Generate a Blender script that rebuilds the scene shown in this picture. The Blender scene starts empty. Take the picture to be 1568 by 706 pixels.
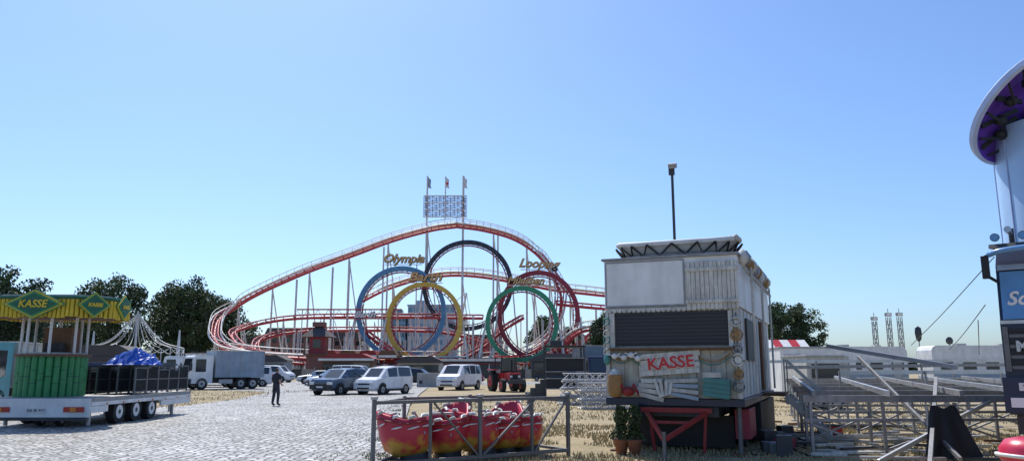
import bpy, math, random
import numpy as np
from mathutils import Vector, Matrix, noise
rad=math.radians
random.seed(7)
rng=np.random.default_rng(5)
sc=bpy.context.scene
V=Vector

# ------------------------------------------------------------ materials
def mat(name,col,rough=.6,metal=0,var=.15,scale=2.0,bump=0,dirt=0,alpha=1,trans=0,spec=None):
    m=bpy.data.materials.new(name); m.use_nodes=True
    nt=m.node_tree; b=nt.nodes['Principled BSDF']
    b.inputs['Roughness'].default_value=rough; b.inputs['Metallic'].default_value=metal
    if spec is not None: b.inputs['Specular IOR Level'].default_value=spec
    tc=nt.nodes.new('ShaderNodeTexCoord')
    n=nt.nodes.new('ShaderNodeTexNoise'); n.inputs['Scale'].default_value=scale; n.inputs['Detail'].default_value=6
    nt.links.new(tc.outputs['Object'],n.inputs['Vector'])
    r=nt.nodes.new('ShaderNodeValToRGB')
    r.color_ramp.elements[0].position=.3; r.color_ramp.elements[1].position=.7
    lo=[c*(1-var) for c in col]; hi=[min(1,c*(1+var*.6)) for c in col]
    r.color_ramp.elements[0].color=(*lo,1); r.color_ramp.elements[1].color=(*hi,1)
    nt.links.new(n.outputs['Fac'],r.inputs['Fac'])
    out=r.outputs['Color']
    if dirt:
        n2=nt.nodes.new('ShaderNodeTexNoise'); n2.inputs['Scale'].default_value=scale*.6; n2.inputs['Detail'].default_value=10; n2.inputs['Roughness'].default_value=.7
        mp=nt.nodes.new('ShaderNodeMapping'); mp.inputs['Scale'].default_value=(3,3,.5)
        nt.links.new(tc.outputs['Object'],mp.inputs['Vector']); nt.links.new(mp.outputs[0],n2.inputs['Vector'])
        r2=nt.nodes.new('ShaderNodeValToRGB'); r2.color_ramp.elements[0].position=.42; r2.color_ramp.elements[1].position=.72
        r2.color_ramp.elements[1].color=(dirt,dirt,dirt,1)
        nt.links.new(n2.outputs['Fac'],r2.inputs['Fac'])
        mx=nt.nodes.new('ShaderNodeMixRGB'); mx.inputs['Color2'].default_value=(.10,.085,.065,1)
        nt.links.new(r2.outputs['Color'],mx.inputs['Fac']); nt.links.new(out,mx.inputs['Color1']); out=mx.outputs['Color']
    nt.links.new(out,b.inputs['Base Color'])
    if bump:
        bp=nt.nodes.new('ShaderNodeBump'); bp.inputs['Strength'].default_value=bump; bp.inputs['Distance'].default_value=.02
        nt.links.new(n.outputs['Fac'],bp.inputs['Height']); nt.links.new(bp.outputs[0],b.inputs['Normal'])
    return m
M={}
def mk(n,*a,**k): M[n]=mat(n,*a,**k); return M[n]
mk('white_paint',(.76,.76,.74),.45,dirt=.2)
mk('offwhite',(.52,.51,.46),.7,dirt=.45,scale=3,bump=.3)
mk('wagon_white',(.66,.66,.64),.6,dirt=.3,scale=2)
mk('wagon_upper',(.80,.80,.78),.55,dirt=.22,scale=1.5)
mk('plank_white',(.66,.65,.59),.75,dirt=.65,scale=6,bump=.4)
mk('panel_cream',(.50,.48,.40),.7,dirt=.6,scale=4,bump=.3)
mk('red_steel',(.50,.06,.07),.5,dirt=.12)
mk('red_paint',(.52,.02,.02),.35)
mk('red_dull',(.30,.015,.015),.6,dirt=.5,scale=4)  # on the wagon drawbar this darker, dirtier red stands in for shade
mk('dark_red',(.32,.03,.05),.5)
mk('blue_loop',(.10,.27,.46),.5)
mk('yellow_loop',(.66,.43,.07),.5)
mk('green_loop',(.04,.28,.15),.5)
mk('black_loop',(.03,.034,.05),.5)
mk('support_white',(.72,.70,.66),.55,dirt=.25)
mk('gold',(.68,.42,.18),.5)
mk('mauve',(.34,.28,.36),.6)
mk('dark_metal',(.06,.065,.07),.5,.5)
mk('steel',(.42,.42,.42),.45,.7,dirt=.3)
mk('alu',(.55,.56,.57),.4,.8,dirt=.2)
mk('galv',(.34,.34,.34),.55,.6,dirt=.4,scale=5)
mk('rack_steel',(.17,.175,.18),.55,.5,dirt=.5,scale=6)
mk('black',(.015,.015,.017),.6)
mk('rubber',(.022,.022,.022),.85)
mk('glass_dark',(.02,.026,.032),.08,var=.05,spec=.8)
mk('shutter',(.035,.033,.04),.6,scale=1)
mk('lamp_red',(.45,.02,.015),.25)
mk('lamp_white',(.8,.8,.78),.15)
mk('lamp_orange',(.7,.22,.02),.25)
mk('navy',(.010,.018,.055),.3)
mk('bamboo_green',(.03,.26,.08),.45,scale=5,dirt=.3,bump=.3)
mk('yellow_paint',(.70,.50,.03),.5,dirt=.12)
mk('dark_green',(.015,.12,.06),.5)
mk('teal',(.05,.34,.38),.35,dirt=.2)
mk('teal_crate',(.07,.26,.24),.6,dirt=.4)
mk('wicker',(.34,.19,.07),.8,scale=20,bump=.5)
mk('wood_brown',(.16,.08,.04),.75,scale=6,bump=.3)
mk('terracotta',(.30,.12,.07),.8)
mk('tarp_blue',(.015,.10,.50),.4,bump=.4)
mk('concrete',(.40,.39,.36),.85,dirt=.3,bump=.4)
mk('silver_car',(.50,.52,.55),.28,.3)
mk('bluegrey_car',(.10,.14,.20),.25,.4)
mk('white_car',(.78,.79,.80),.25)
mk('black_car',(.02,.02,.022),.2)
mk('skin',(.42,.25,.17),.6)
mk('cloth_dark',(.03,.032,.045),.9)
mk('cloth_grey',(.04,.045,.06),.9)
mk('hair',(.03,.02,.015),.8)
mk('purple',(.20,.08,.62),.3)
mk('rim_lav',(.46,.54,.76),.3)
mk('pale_blue',(.40,.58,.82),.25,var=.05)
mk('skyblue_paint',(.12,.30,.56),.3)
mk('box_greyblue',(.30,.37,.44),.5,dirt=.2)
mk('pinkred',(.62,.03,.08),.35)
mk('brick',(.24,.11,.09),.85,scale=1)
mk('facade_glass',(.16,.28,.40),.2,var=.3,scale=.2)
mk('facade_band',(.36,.44,.52),.5)
mk('facade_beige',(.34,.30,.25),.8)
mk('roof_dark',(.08,.07,.07),.8)
mk('bark',(.07,.05,.035),.9,bump=.5,scale=6)
mk('leaf_a',(.056,.092,.030),.7,var=.3,scale=.6)
mk('leaf_b',(.034,.060,.024),.7,var=.3,scale=.6)
mk('leaf_c',(.085,.120,.042),.7,var=.3,scale=.6)
mk('plate',(.7,.7,.68),.5)
mk('straw',(.43,.34,.19),.95,var=.3,scale=3)
mk('straw_b',(.26,.25,.12),.95,var=.3,scale=3)

def gondola_mat():
    m=bpy.data.materials.new('gondola_paint'); m.use_nodes=True; nt=m.node_tree; b=nt.nodes['Principled BSDF']
    b.inputs['Roughness'].default_value=.45
    tc=nt.nodes.new('ShaderNodeTexCoord'); sp=nt.nodes.new('ShaderNodeSeparateXYZ'); n=nt.nodes.new('ShaderNodeTexNoise'); n.inputs['Scale'].default_value=4
    nt.links.new(tc.outputs['Object'],sp.inputs[0]); nt.links.new(tc.outputs['Object'],n.inputs['Vector'])
    ad=nt.nodes.new('ShaderNodeMath'); ad.operation='MULTIPLY_ADD'; ad.inputs[1].default_value=.8
    nt.links.new(n.outputs['Fac'],ad.inputs[0]); nt.links.new(sp.outputs['Z'],ad.inputs[2])
    r=nt.nodes.new('ShaderNodeValToRGB')
    r.color_ramp.elements[0].position=.66; r.color_ramp.elements[0].color=(.60,.33,.05,1)
    e=r.color_ramp.elements.new(.77); e.color=(.58,.12,.04,1)
    r.color_ramp.elements[2].position=.86; r.color_ramp.elements[2].color=(.52,.03,.06,1)
    nt.links.new(ad.outputs[0],r.inputs['Fac']); nt.links.new(r.outputs['Color'],b.inputs['Base Color'])
    return m
M['gondola']=gondola_mat()

def cobble_mat():
    m=bpy.data.materials.new('cobblestone'); m.use_nodes=True; nt=m.node_tree; L=nt.links; b=nt.nodes['Principled BSDF']
    b.inputs['Roughness'].default_value=.55
    tc=nt.nodes.new('ShaderNodeTexCoord')
    w=nt.nodes.new('ShaderNodeTexNoise'); w.inputs['Scale'].default_value=.35; w.inputs['Detail'].default_value=2
    L.new(tc.outputs['Object'],w.inputs['Vector'])
    add=nt.nodes.new('ShaderNodeMixRGB'); add.blend_type='ADD'; add.inputs['Fac'].default_value=.3
    L.new(tc.outputs['Object'],add.inputs['Color1']); L.new(w.outputs['Color'],add.inputs['Color2'])
    v=nt.nodes.new('ShaderNodeTexVoronoi'); v.feature='DISTANCE_TO_EDGE'; v.inputs['Scale'].default_value=5.2; v.inputs['Randomness'].default_value=.65
    v2=nt.nodes.new('ShaderNodeTexVoronoi'); v2.inputs['Scale'].default_value=5.2; v2.inputs['Randomness'].default_value=.65
    for q in (v,v2): q.voronoi_dimensions='2D'; L.new(add.outputs[0],q.inputs['Vector'])
    rj=nt.nodes.new('ShaderNodeValToRGB'); rj.color_ramp.elements[0].position=.03; rj.color_ramp.elements[0].color=(.0,.0,.0,1); rj.color_ramp.elements[1].position=.17
    L.new(v.outputs['Distance'],rj.inputs['Fac'])
    rs=nt.nodes.new('ShaderNodeValToRGB'); rs.color_ramp.elements[0].color=(.22,.215,.205,1); rs.color_ramp.elements[1].color=(.66,.645,.61,1)
    sp=nt.nodes.new('ShaderNodeSeparateXYZ'); L.new(v2.outputs['Color'],sp.inputs[0]); L.new(sp.outputs[0],rs.inputs['Fac'])
    big=nt.nodes.new('ShaderNodeTexNoise'); big.inputs['Scale'].default_value=.22; big.inputs['Detail'].default_value=8; big.inputs['Roughness'].default_value=.7
    L.new(tc.outputs['Object'],big.inputs['Vector'])
    rb=nt.nodes.new('ShaderNodeValToRGB'); rb.color_ramp.elements[0].position=.34; rb.color_ramp.elements[0].color=(.62,.60,.56,1); rb.color_ramp.elements[1].position=.60; rb.color_ramp.elements[1].color=(1,1,1,1)
    L.new(big.outputs['Fac'],rb.inputs['Fac'])
    m1=nt.nodes.new('ShaderNodeMixRGB'); m1.inputs['Color1'].default_value=(.07,.063,.05,1)
    L.new(rj.outputs[0],m1.inputs['Fac']); L.new(rs.outputs[0],m1.inputs['Color2'])
    m2=nt.nodes.new('ShaderNodeMixRGB'); m2.blend_type='MULTIPLY'; m2.inputs['Fac'].default_value=1
    L.new(m1.outputs[0],m2.inputs['Color1']); L.new(rb.outputs[0],m2.inputs['Color2'])
    L.new(m2.outputs[0],b.inputs['Base Color'])
    bp=nt.nodes.new('ShaderNodeBump'); bp.inputs['Strength'].default_value=.9; bp.inputs['Distance'].default_value=.03
    L.new(rj.outputs[0],bp.inputs['Height']); L.new(bp.outputs[0],b.inputs['Normal'])
    return m
def field_mat():
    m=bpy.data.materials.new('dry_ground'); m.use_nodes=True; nt=m.node_tree; L=nt.links; b=nt.nodes['Principled BSDF']
    b.inputs['Roughness'].default_value=.95
    tc=nt.nodes.new('ShaderNodeTexCoord')
    def N(s,d=8,r=.6):
        n=nt.nodes.new('ShaderNodeTexNoise'); n.inputs['Scale'].default_value=s; n.inputs['Detail'].default_value=d; n.inputs['Roughness'].default_value=r
        L.new(tc.outputs['Object'],n.inputs['Vector']); return n
    a=N(.25); c=N(9,6,.7); d=N(.9,5)
    r=nt.nodes.new('ShaderNodeValToRGB'); cr=r.color_ramp
    cr.elements[0].position=.33; cr.elements[0].color=(.19,.175,.09,1)
    e=cr.elements.new(.47); e.color=(.38,.30,.17,1)
    e=cr.elements.new(.58); e.color=(.44,.355,.22,1)
    cr.elements[-1].position=.7; cr.elements[-1].color=(.36,.32,.25,1)
    mm=nt.nodes.new('ShaderNodeMixRGB'); mm.inputs['Fac'].default_value=.45
    L.new(a.outputs['Fac'],mm.inputs['Color1']); L.new(d.outputs['Fac'],mm.inputs['Color2']); L.new(mm.outputs[0],r.inputs['Fac'])
    r2=nt.nodes.new('ShaderNodeValToRGB'); r2.color_ramp.elements[0].position=.3; r2.color_ramp.elements[0].color=(.5,.5,.47,1); r2.color_ramp.elements[1].position=.62; r2.color_ramp.elements[1].color=(1.05,1.05,1.05,1)
    L.new(c.outputs['Fac'],r2.inputs['Fac'])
    m2=nt.nodes.new('ShaderNodeMixRGB'); m2.blend_type='MULTIPLY'; m2.inputs['Fac'].default_value=1
    L.new(r.outputs[0],m2.inputs['Color1']); L.new(r2.outputs[0],m2.inputs['Color2']); L.new(m2.outputs[0],b.inputs['Base Color'])
    bp=nt.nodes.new('ShaderNodeBump'); bp.inputs['Strength'].default_value=.8; bp.inputs['Distance'].default_value=.05
    L.new(c.outputs['Fac'],bp.inputs['Height']); L.new(bp.outputs[0],b.inputs['Normal'])
    return m
M['cobble']=cobble_mat(); M['field']=field_mat()

# ------------------------------------------------------------ geometry builder
def empty(name,loc=(0,0,0),rz=0):
    o=bpy.data.objects.new(name,None); o.location=loc; o.rotation_euler=(0,0,rz); o.empty_display_size=.2
    sc.collection.objects.link(o); return o
class G:
    def __init__(s): s.v=[];s.f=[];s.m=[];s.sm=[];s.mats=[]
    def add(s,vs,fs,mt,smooth=False):
        mt=M[mt] if isinstance(mt,str) else mt
        if mt not in s.mats: s.mats.append(mt)
        i=s.mats.index(mt); o=len(s.v)
        s.v+= [tuple(v) for v in vs]
        for f in fs:
            s.f.append(tuple(k+o for k in f)); s.m.append(i); s.sm.append(smooth)
    def box(s,c,size,mt,rz=0,R=None):
        x,y,z=[q/2 for q in size]; c=V(c)
        R=R or Matrix.Rotation(rz,3,'Z')
        vs=[c+R@V((a*x,b*y,d*z)) for a in(-1,1) for b in(-1,1) for d in(-1,1)]
        s.add(vs,[(0,1,3,2),(4,6,7,5),(0,4,5,1),(2,3,7,6),(0,2,6,4),(1,5,7,3)],mt)
    def bx(s,x0,x1,y0,y1,z0,z1,mt): s.box(((x0+x1)/2,(y0+y1)/2,(z0+z1)/2),(x1-x0,y1-y0,z1-z0),mt)
    def beam(s,p,q,w,h,mt):
        p=V(p);q=V(q);d=q-p;L=d.length
        if L<1e-6:return
        t=d/L; up=V((0,0,1)) if abs(t.z)<.95 else V((0,1,0))
        sd=t.cross(up).normalized(); u=sd.cross(t)
        s.box((p+q)/2,(w,L,h),mt,R=Matrix((sd,t,u)).transposed())
    def cyl(s,p,q,r,mt,n=10,r2=None,cap=True,smooth=True):
        p=V(p);q=V(q);r2=r if r2 is None else r2
        t=(q-p).normalized(); up=V((0,0,1)) if abs(t.z)<.9 else V((1,0,0))
        a=t.cross(up).normalized(); b=a.cross(t)
        vs=[];
        for k in range(n):
            w=2*math.pi*k/n; d=a*math.cos(w)+b*math.sin(w); vs+=[p+d*r,q+d*r2]
        s.add(vs,[(2*k,2*((k+1)%n),2*((k+1)%n)+1,2*k+1) for k in range(n)],mt,smooth)
        if cap:
            s.add([vs[2*k] for k in range(n)],[tuple(range(n))],mt); s.add([vs[2*k+1] for k in range(n)],[tuple(reversed(range(n)))],mt)
    def tube(s,pts,r,mt,n=6,off=None):
        pts=[V(p) for p in pts]; vs=[];N=len(pts)
        for i,p in enumerate(pts):
            t=(pts[min(i+1,N-1)]-pts[max(i-1,0)]).normalized(); up=V((0,0,1)) if abs(t.z)<.97 else V((1,0,0))
            a=t.cross(up).normalized(); b=a.cross(t)
            rr=r[i] if isinstance(r,(list,tuple)) else r
            for k in range(n):
                w=2*math.pi*k/n; vs.append(p+(a*math.cos(w)+b*math.sin(w))*rr)
        fs=[(i*n+k,i*n+(k+1)%n,(i+1)*n+(k+1)%n,(i+1)*n+k) for i in range(N-1) for k in range(n)]
        fs+=[tuple(range(n)),tuple((N-1)*n+k for k in reversed(range(n)))]
        s.add(vs,fs,mt,True)
    def prism(s,poly,y0,y1,mt,plane='xz'):
        n=len(poly)
        if plane=='xz': A=[(x,y0,z) for x,z in poly];B=[(x,y1,z) for x,z in poly]
        elif plane=='yz': A=[(y0,a,z) for a,z in poly];B=[(y1,a,z) for a,z in poly]
        else: A=[(a,b,y0) for a,b in poly];B=[(a,b,y1) for a,b in poly]
        s.add(A+B,[tuple(range(n)),tuple(range(2*n-1,n-1,-1))]+[(k,(k+1)%n,n+(k+1)%n,n+k) for k in range(n)],mt)
    def lathe(s,c,prof,mt,n=16,sx=1,sy=1):
        c=V(c);vs=[]
        for r,z in prof:
            for k in range(n):
                w=2*math.pi*k/n; vs.append(c+V((r*math.cos(w)*sx,r*math.sin(w)*sy,z)))
        m=len(prof)
        s.add(vs,[(i*n+k,i*n+(k+1)%n,(i+1)*n+(k+1)%n,(i+1)*n+k) for i in range(m-1) for k in range(n)]+[tuple(reversed(range(n))),tuple((m-1)*n+k for k in range(n))],mt,True)
    def text(s,t,size,mt,loc,rz=0,depth=.03,shear=0,tilt=0,bold=0,sx=1):
        cu=bpy.data.curves.new('t','FONT'); cu.body=t; cu.size=size; cu.extrude=depth/2; cu.shear=shear; cu.offset=bold
        cu.align_x='CENTER'; cu.align_y='CENTER'; cu.resolution_u=3
        o=bpy.data.objects.new('t',cu); sc.collection.objects.link(o)
        bpy.context.view_layer.update()
        me=bpy.data.meshes.new_from_object(o.evaluated_get(bpy.context.evaluated_depsgraph_get()))
        T=Matrix.Translation(loc)@Matrix.Rotation(rz,4,'Z')@Matrix.Rotation(math.pi/2,4,'X')@Matrix.Rotation(tilt,4,'Z')@Matrix.Scale(sx,4,(1,0,0))
        s.add([T@v.co for v in me.vertices],[tuple(p.vertices) for p in me.polygons],mt)
        bpy.data.objects.remove(o); bpy.data.meshes.remove(me); bpy.data.curves.remove(cu)
    def wheel(s,c,r,w,ax='x',hub='steel'):
        c=V(c); d=V((w/2,0,0)) if ax=='x' else V((0,w/2,0))
        s.cyl(c-d,c+d,r,'rubber',24); s.cyl(c-d*1.04,c+d*1.04,r*.58,hub,16); s.cyl(c-d*1.1,c+d*1.1,r*.2,'dark_metal',8)
    def done(s,name,parent=None,loc=(0,0,0),rz=0,bevel=0,solid=0):
        me=bpy.data.meshes.new(name); me.from_pydata(s.v,[],s.f)
        for m in s.mats: me.materials.append(m)
        me.polygons.foreach_set('material_index',s.m); me.polygons.foreach_set('use_smooth',s.sm); me.update()
        o=bpy.data.objects.new(name,me); sc.collection.objects.link(o); o.location=loc; o.rotation_euler=(0,0,rz)
        if parent: o.parent=parent
        if bevel:
            b=o.modifiers.new('b','BEVEL'); b.width=bevel; b.segments=2; b.limit_method='ANGLE'; b.angle_limit=rad(50)
        return o
def cat(pts,n=8,closed=False):
    P=[V(p) for p in pts]; P=[P[0]*2-P[1]]+P+[P[-1]*2-P[-2]]; out=[]
    for i in range(1,len(P)-2):
        for k in range(n):
            t=k/n; a,b,c,d=P[i-1],P[i],P[i+1],P[i+2]
            out.append(.5*((2*b)+(c-a)*t+(2*a-5*b+4*c-d)*t*t+(3*b-a-3*c+d)*t**3))
    out.append(P[-2]); return out

# ------------------------------------------------------------ camera, sky, sun
cam=bpy.data.cameras.new('camera'); co=bpy.data.objects.new('camera',cam); sc.collection.objects.link(co)
co.location=(0,0,1.75); co.rotation_euler=(rad(100.2),0,0); cam.sensor_width=36; cam.lens=26.7; cam.clip_end=5000; cam.clip_start=.1
sc.camera=co
AZ=rad(-22); EL=rad(55)
sv=V((math.sin(AZ)*math.cos(EL),math.cos(AZ)*math.cos(EL),math.sin(EL)))
sl=bpy.data.lights.new('sun','SUN'); sl.energy=5.0; sl.angle=rad(.5); sl.color=(1,.95,.87)
so=bpy.data.objects.new('sun',sl); sc.collection.objects.link(so); so.rotation_euler=sv.to_track_quat('Z','Y').to_euler(); so.location=(0,0,60)
w=bpy.data.worlds.new('World'); sc.world=w; w.use_nodes=True; nt=w.node_tree
sky=nt.nodes.new('ShaderNodeTexSky'); sky.sky_type='NISHITA'; sky.sun_disc=False; sky.sun_elevation=EL; sky.sun_rotation=AZ
sky.air_density=1.0; sky.dust_density=1.1; sky.ozone_density=2.0; sky.altitude=0
tint=nt.nodes.new('ShaderNodeVectorMath'); tint.operation='MULTIPLY'; tint.inputs[1].default_value=(.70,.88,1.14)
bg=nt.nodes['Background']; bg.inputs['Strength'].default_value=.15; nt.links.new(sky.outputs[0],tint.inputs[0]); nt.links.new(tint.outputs[0],bg.inputs['Color'])
sc.view_settings.view_transform='Standard'; sc.view_settings.look='None'; sc.view_settings.exposure=0

# ------------------------------------------------------------ ground
g=G(); g.add([(-2500,-300,0),(2500,-300,0),(2500,4000,0),(-2500,4000,0)],[(0,1,2,3)],'field'); g.done('ground')
g=G()
pav=[(-60,-5),(1.5,-5),(-1.9,12),(-3.1,20),(-5.0,36),(-6.4,52),(-7.4,66),(-4,78),(40,90),(40,100),(-70,100),(-60,62),(-25,62),(-17.5,56),(-15.5,44),(-15.2,36),(-18,31),(-60,31)]
g.add([(x,y,.004) for x,y in pav],[tuple(range(len(pav)))],'cobble'); g.done('cobblestone_pavement')
g=G()
ke=[(-1.9,12),(-3.1,20),(-5.0,36),(-6.4,52),(-7.4,66)]
for a,b in zip(ke[:-1],ke[1:]):
    a=V((*a,.03));b=V((*b,.03)); n=int((b-a).length/1.0)
    for k in range(n):
        p=a.lerp(b,k/n);q=a.lerp(b,(k+.97)/n); o=V((.15,0,random.uniform(-.01,.01)))
        g.beam(p+o,q+o,.25,.1,'concrete')
g.done('stone_kerb',bevel=.01)

def blades(name,regions,count,h,mats):
    g=G(); vs=[];fs=[]
    for (x0,x1,y0,y1),c in zip(regions,count):
        X=rng.uniform(x0,x1,c);Y=rng.uniform(y0,y1,c)
        for x,y in zip(X,Y):
            if noise.noise(V((x*.5,y*.5,0)))<-.12: continue
            if x<-1.45-.09*(y-12):
                if x>-15: continue
            a=random.uniform(0,6.28);hh=h*random.uniform(.4,1.3);ww=.012+hh*.08
            dx,dy=math.cos(a)*ww,math.sin(a)*ww; lx,ly=random.uniform(-.4,.4)*hh,random.uniform(-.4,.4)*hh
            k=len(vs); vs+=[(x-dx,y-dy,0),(x+dx,y+dy,0),(x+lx,y+ly,hh)]; fs.append((k,k+1,k+2))
    g.v=vs; g.f=fs; g.mats=[M[mats[0]],M[mats[1]]]; g.m=[0 if random.random()<.72 else 1 for _ in fs]; g.sm=[False]*len(fs)
    return g.done(name)
blades('dry_grass',[(-3,14,12,24),(-5,20,24,45),(-26,-15,31,60)],[28000,16000,5000],.085,('straw','straw_b'))
# weeds growing out of the joints beside the kerb
g=G(); vs=[];fs=[]
for i in range(5000):
    y=random.uniform(12,45); c0=-1.9-.115*(y-12); x=c0-abs(random.gauss(0,.5)); 
    if noise.noise(V((x*1.2,y*.8,4)))<.12: continue
    a=random.uniform(0,6.28);hh=.06*random.uniform(.4,1.4)
    k=len(vs); vs+=[(x-math.cos(a)*.015,y-math.sin(a)*.015,.004),(x+math.cos(a)*.015,y+math.sin(a)*.015,.004),(x+random.uniform(-.03,.03),y+random.uniform(-.03,.03),hh)]; fs.append((k,k+1,k+2))
g.add(vs,fs,'straw_b'); g.done('pavement_weeds')

# ------------------------------------------------------------ trees
def tree(name,loc,H,Rc,seed,zlow=.2,clumps=95,per=150,leaf=.5,sx=1.0):
    r=np.random.default_rng(seed); rd=random.Random(seed)
    g=G()
    trunk=[V((0,0,0)),V((rd.uniform(-.2,.2),0,H*.25)),V((rd.uniform(-.4,.4),rd.uniform(-.3,.3),H*.55)),V((rd.uniform(-.5,.5),0,H*.85))]
    tp=cat(trunk,5); g.tube(tp,[H*.028*(1-.85*i/(len(tp)-1)) for i in range(len(tp))],'bark',8)
    cz=H*(zlow+1)/2; hz=H*(1-zlow)/2
    cs=[]
    for i in range(clumps):
        while True:
            p=r.uniform(-1,1,3)
            if .2<np.linalg.norm(p)<1: break
        a=math.atan2(p[1],p[0]); k=1+.16*math.sin(3*a+seed)+.12*math.sin(5*a+2*seed)+.10*math.sin(4*p[2]*2+seed)
        tz=1-.28*max(0,p[2])
        c=V((p[0]*Rc*k*tz*sx*.95,p[1]*Rc*k*tz*.95,cz+p[2]*hz*.93)); cs.append(c)
    for c in cs[::5]:
        b=tp[min(len(tp)-1,int(len(tp)*max(.25,(c.z/H)-.2)))]
        mid=(b+c)/2+V((0,0,-.3)); pp=cat([b,mid,c],3); g.tube(pp,[H*.008*(1-.7*i/(len(pp)-1)) for i in range(len(pp))],'bark',5)
    vs=[];fs=[];ms=[]
    for ci,c in enumerate(cs):
        cr=rd.uniform(.12,.23)*(Rc+hz)*.55+.15
        tone=rd.random()
        n=int(per*rd.uniform(.6,1.3))
        d=r.normal(0,1,(n,3)); d/=np.linalg.norm(d,axis=1)[:,None]; d*= (cr*r.uniform(.2,1.2,n)**.6)[:,None]; d[:,2]*=.75
        for q in d:
            p=c+V(q); u=V(r.normal(0,1,3)).normalized(); t=u.cross(V((rd.random(),rd.random(),rd.random()+.1))).normalized()
            u2=u.cross(t); s=leaf*rd.uniform(.4,1.1)*.5
            k=len(vs); vs+=[p-t*s,p-u2*s*.6,p+t*s,p+u2*s*.6]; fs.append((k,k+1,k+2,k+3))
            ms.append('leaf_c' if tone>.72 else ('leaf_a' if tone>.33 else 'leaf_b'))
    for mt in ('leaf_a','leaf_b','leaf_c'):
        idx=[i for i,q in enumerate(ms) if q==mt]
        nv=[];nf=[]
        for i in idx:
            k=len(nv); nv+=[vs[j] for j in fs[i]]; nf.append((k,k+1,k+2,k+3))
        g.add(nv,nf,mt)
    return g.done(name,loc=loc)
tree('deciduous_tree',(-56.5,85,0),13.0,4.9,1)
tree('deciduous_tree',(-66,92,0),12.6,5,21)
tree('deciduous_tree',(-91,173,0),22.6,9.6,2,zlow=.1,clumps=130,leaf=.75)
tree('deciduous_tree',(-75,176,0),22.6,9.2,3,zlow=.08,clumps=140,leaf=.75)
tree('deciduous_tree',(-83,188,0),21.4,9,4,zlow=.08,leaf=.75)
tree('deciduous_tree',(-104,184,0),16.4,9,5,zlow=.08,leaf=.75)
tree('deciduous_tree',(-69,182,0),18,6.4,6,zlow=.08,leaf=.75)
tree('deciduous_tree',(-122,190,0),17,9,31,zlow=.08,leaf=.75)
tree('deciduous_tree',(38.3,110,0),11.2,2.8,7,clumps=70,zlow=.15,leaf=.45)
tree('deciduous_tree',(42,112,0),11.6,3.4,8,clumps=75,zlow=.15,leaf=.45)
tree('deciduous_tree',(12.2,104,0),9.3,2.2,9,clumps=50,leaf=.4)
tree('deciduous_tree',(8.3,210,0),17.3,4.2,10,leaf=.7,clumps=60)
tree('deciduous_tree',(16,215,0),13.3,4.6,12,leaf=.7,clumps=60)
g=G(); vs=[];fs=[]
for i in range(30000):
    x=random.uniform(-420,520); hgt=5+6*abs(noise.noise(V((x*.02,1,0))))+3*noise.noise(V((x*.12,5,0)))
    y=380+random.uniform(-8,8); z=random.uniform(0,1)**.7*hgt; s=random.uniform(.5,1.3)
    a=V((random.gauss(0,1),random.gauss(0,1),random.gauss(0,1))).normalized(); t=a.orthogonal().normalized(); u=a.cross(t)
    p=V((x,y,z));k=len(vs); vs+=[p-t*s,p-u*s,p+t*s,p+u*s]; fs.append((k,k+1,k+2,k+3))
g.add(vs,fs,'leaf_a'); g.done('distant_treeline')

# ------------------------------------------------------------ background buildings
def building(name,x0,x1,y0,dep,h,wall,win,floors,bays,roof='roof_dark',band=None,gable=False):
    g=G(); g.bx(x0,x1,y0,y0+dep,0,h,wall)
    fh=h/floors; bw=(x1-x0)/bays
    for f in range(floors):
        for b in range(bays):
            g.bx(x0+(b+.2)*bw,x0+(b+.8)*bw,y0-.08,y0+.05,f*fh+fh*.3,f*fh+fh*.85,win)
    for f in range(floors):
        nb=max(2,int(dep/bw))
        for b in range(nb):
            for X in (x0,x1): g.bx(X-.08,X+.08,y0+(b+.2)*dep/nb,y0+(b+.8)*dep/nb,f*fh+fh*.3,f*fh+fh*.85,win)
    if gable: g.prism([(x0-.4,h),(x1+.4,h),(x1-1,h+3.2),(x0+1,h+3.2)],y0-.3,y0+dep+.3,roof)
    else: g.bx(x0-.3,x1+.3,y0-.3,y0+dep+.3,h,h+.6,roof); g.bx(x0+3,x0+7,y0+2,y0+6,h+.6,h+2.4,wall)
    g.done(name)
building('glass_office_building',-41,-22.5,300,25,25.5,'facade_band','facade_glass',8,9,roof='facade_band')
building('glass_office_building',-50,-41.4,296,22,21.5,'facade_glass','glass_dark',7,6,roof='facade_band')
building('brick_warehouse',-92,-72,285,18,13,'brick','glass_dark',4,8,gable=True)
building('brick_warehouse',-70,-57,290,18,12,'brick','glass_dark',4,5,gable=True)
building('apartment_building',-112,-94,300,18,11,'facade_beige','glass_dark',4,7,gable=True)
building('brick_warehouse',-20,-4,320,18,12,'brick','glass_dark',4,6,gable=True)
building('apartment_building',10,40,300,18,11,'facade_beige','glass_dark',3,10,gable=True)
g=G()
for a in(-1.5,1.5):
    for b in(-1.5,1.5): g.beam((a,b,0),(a*.6,b*.6,16),.4,.4,'support_white')
g.box((0,0,17.5),(3.2,3.2,3),'support_white'); g.box((.6,-1.7,17.8),(1,.2,1),'glass_dark')
g.beam((0,0,19),(1.5,0,27),.6,.6,'support_white'); g.beam((0,0,22),(-2.5,0,24),.4,.4,'support_white'); g.beam((1.5,0,27),(3,0,18),.2,.2,'support_white')
g.beam((-1,0,19),(-2.5,0,24),.3,.3,'support_white'); g.beam((-2.5,0,24),(1.5,0,27),.2,.2,'support_white')
g.done('harbour_crane',loc=(-17.2,262,0))

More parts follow.
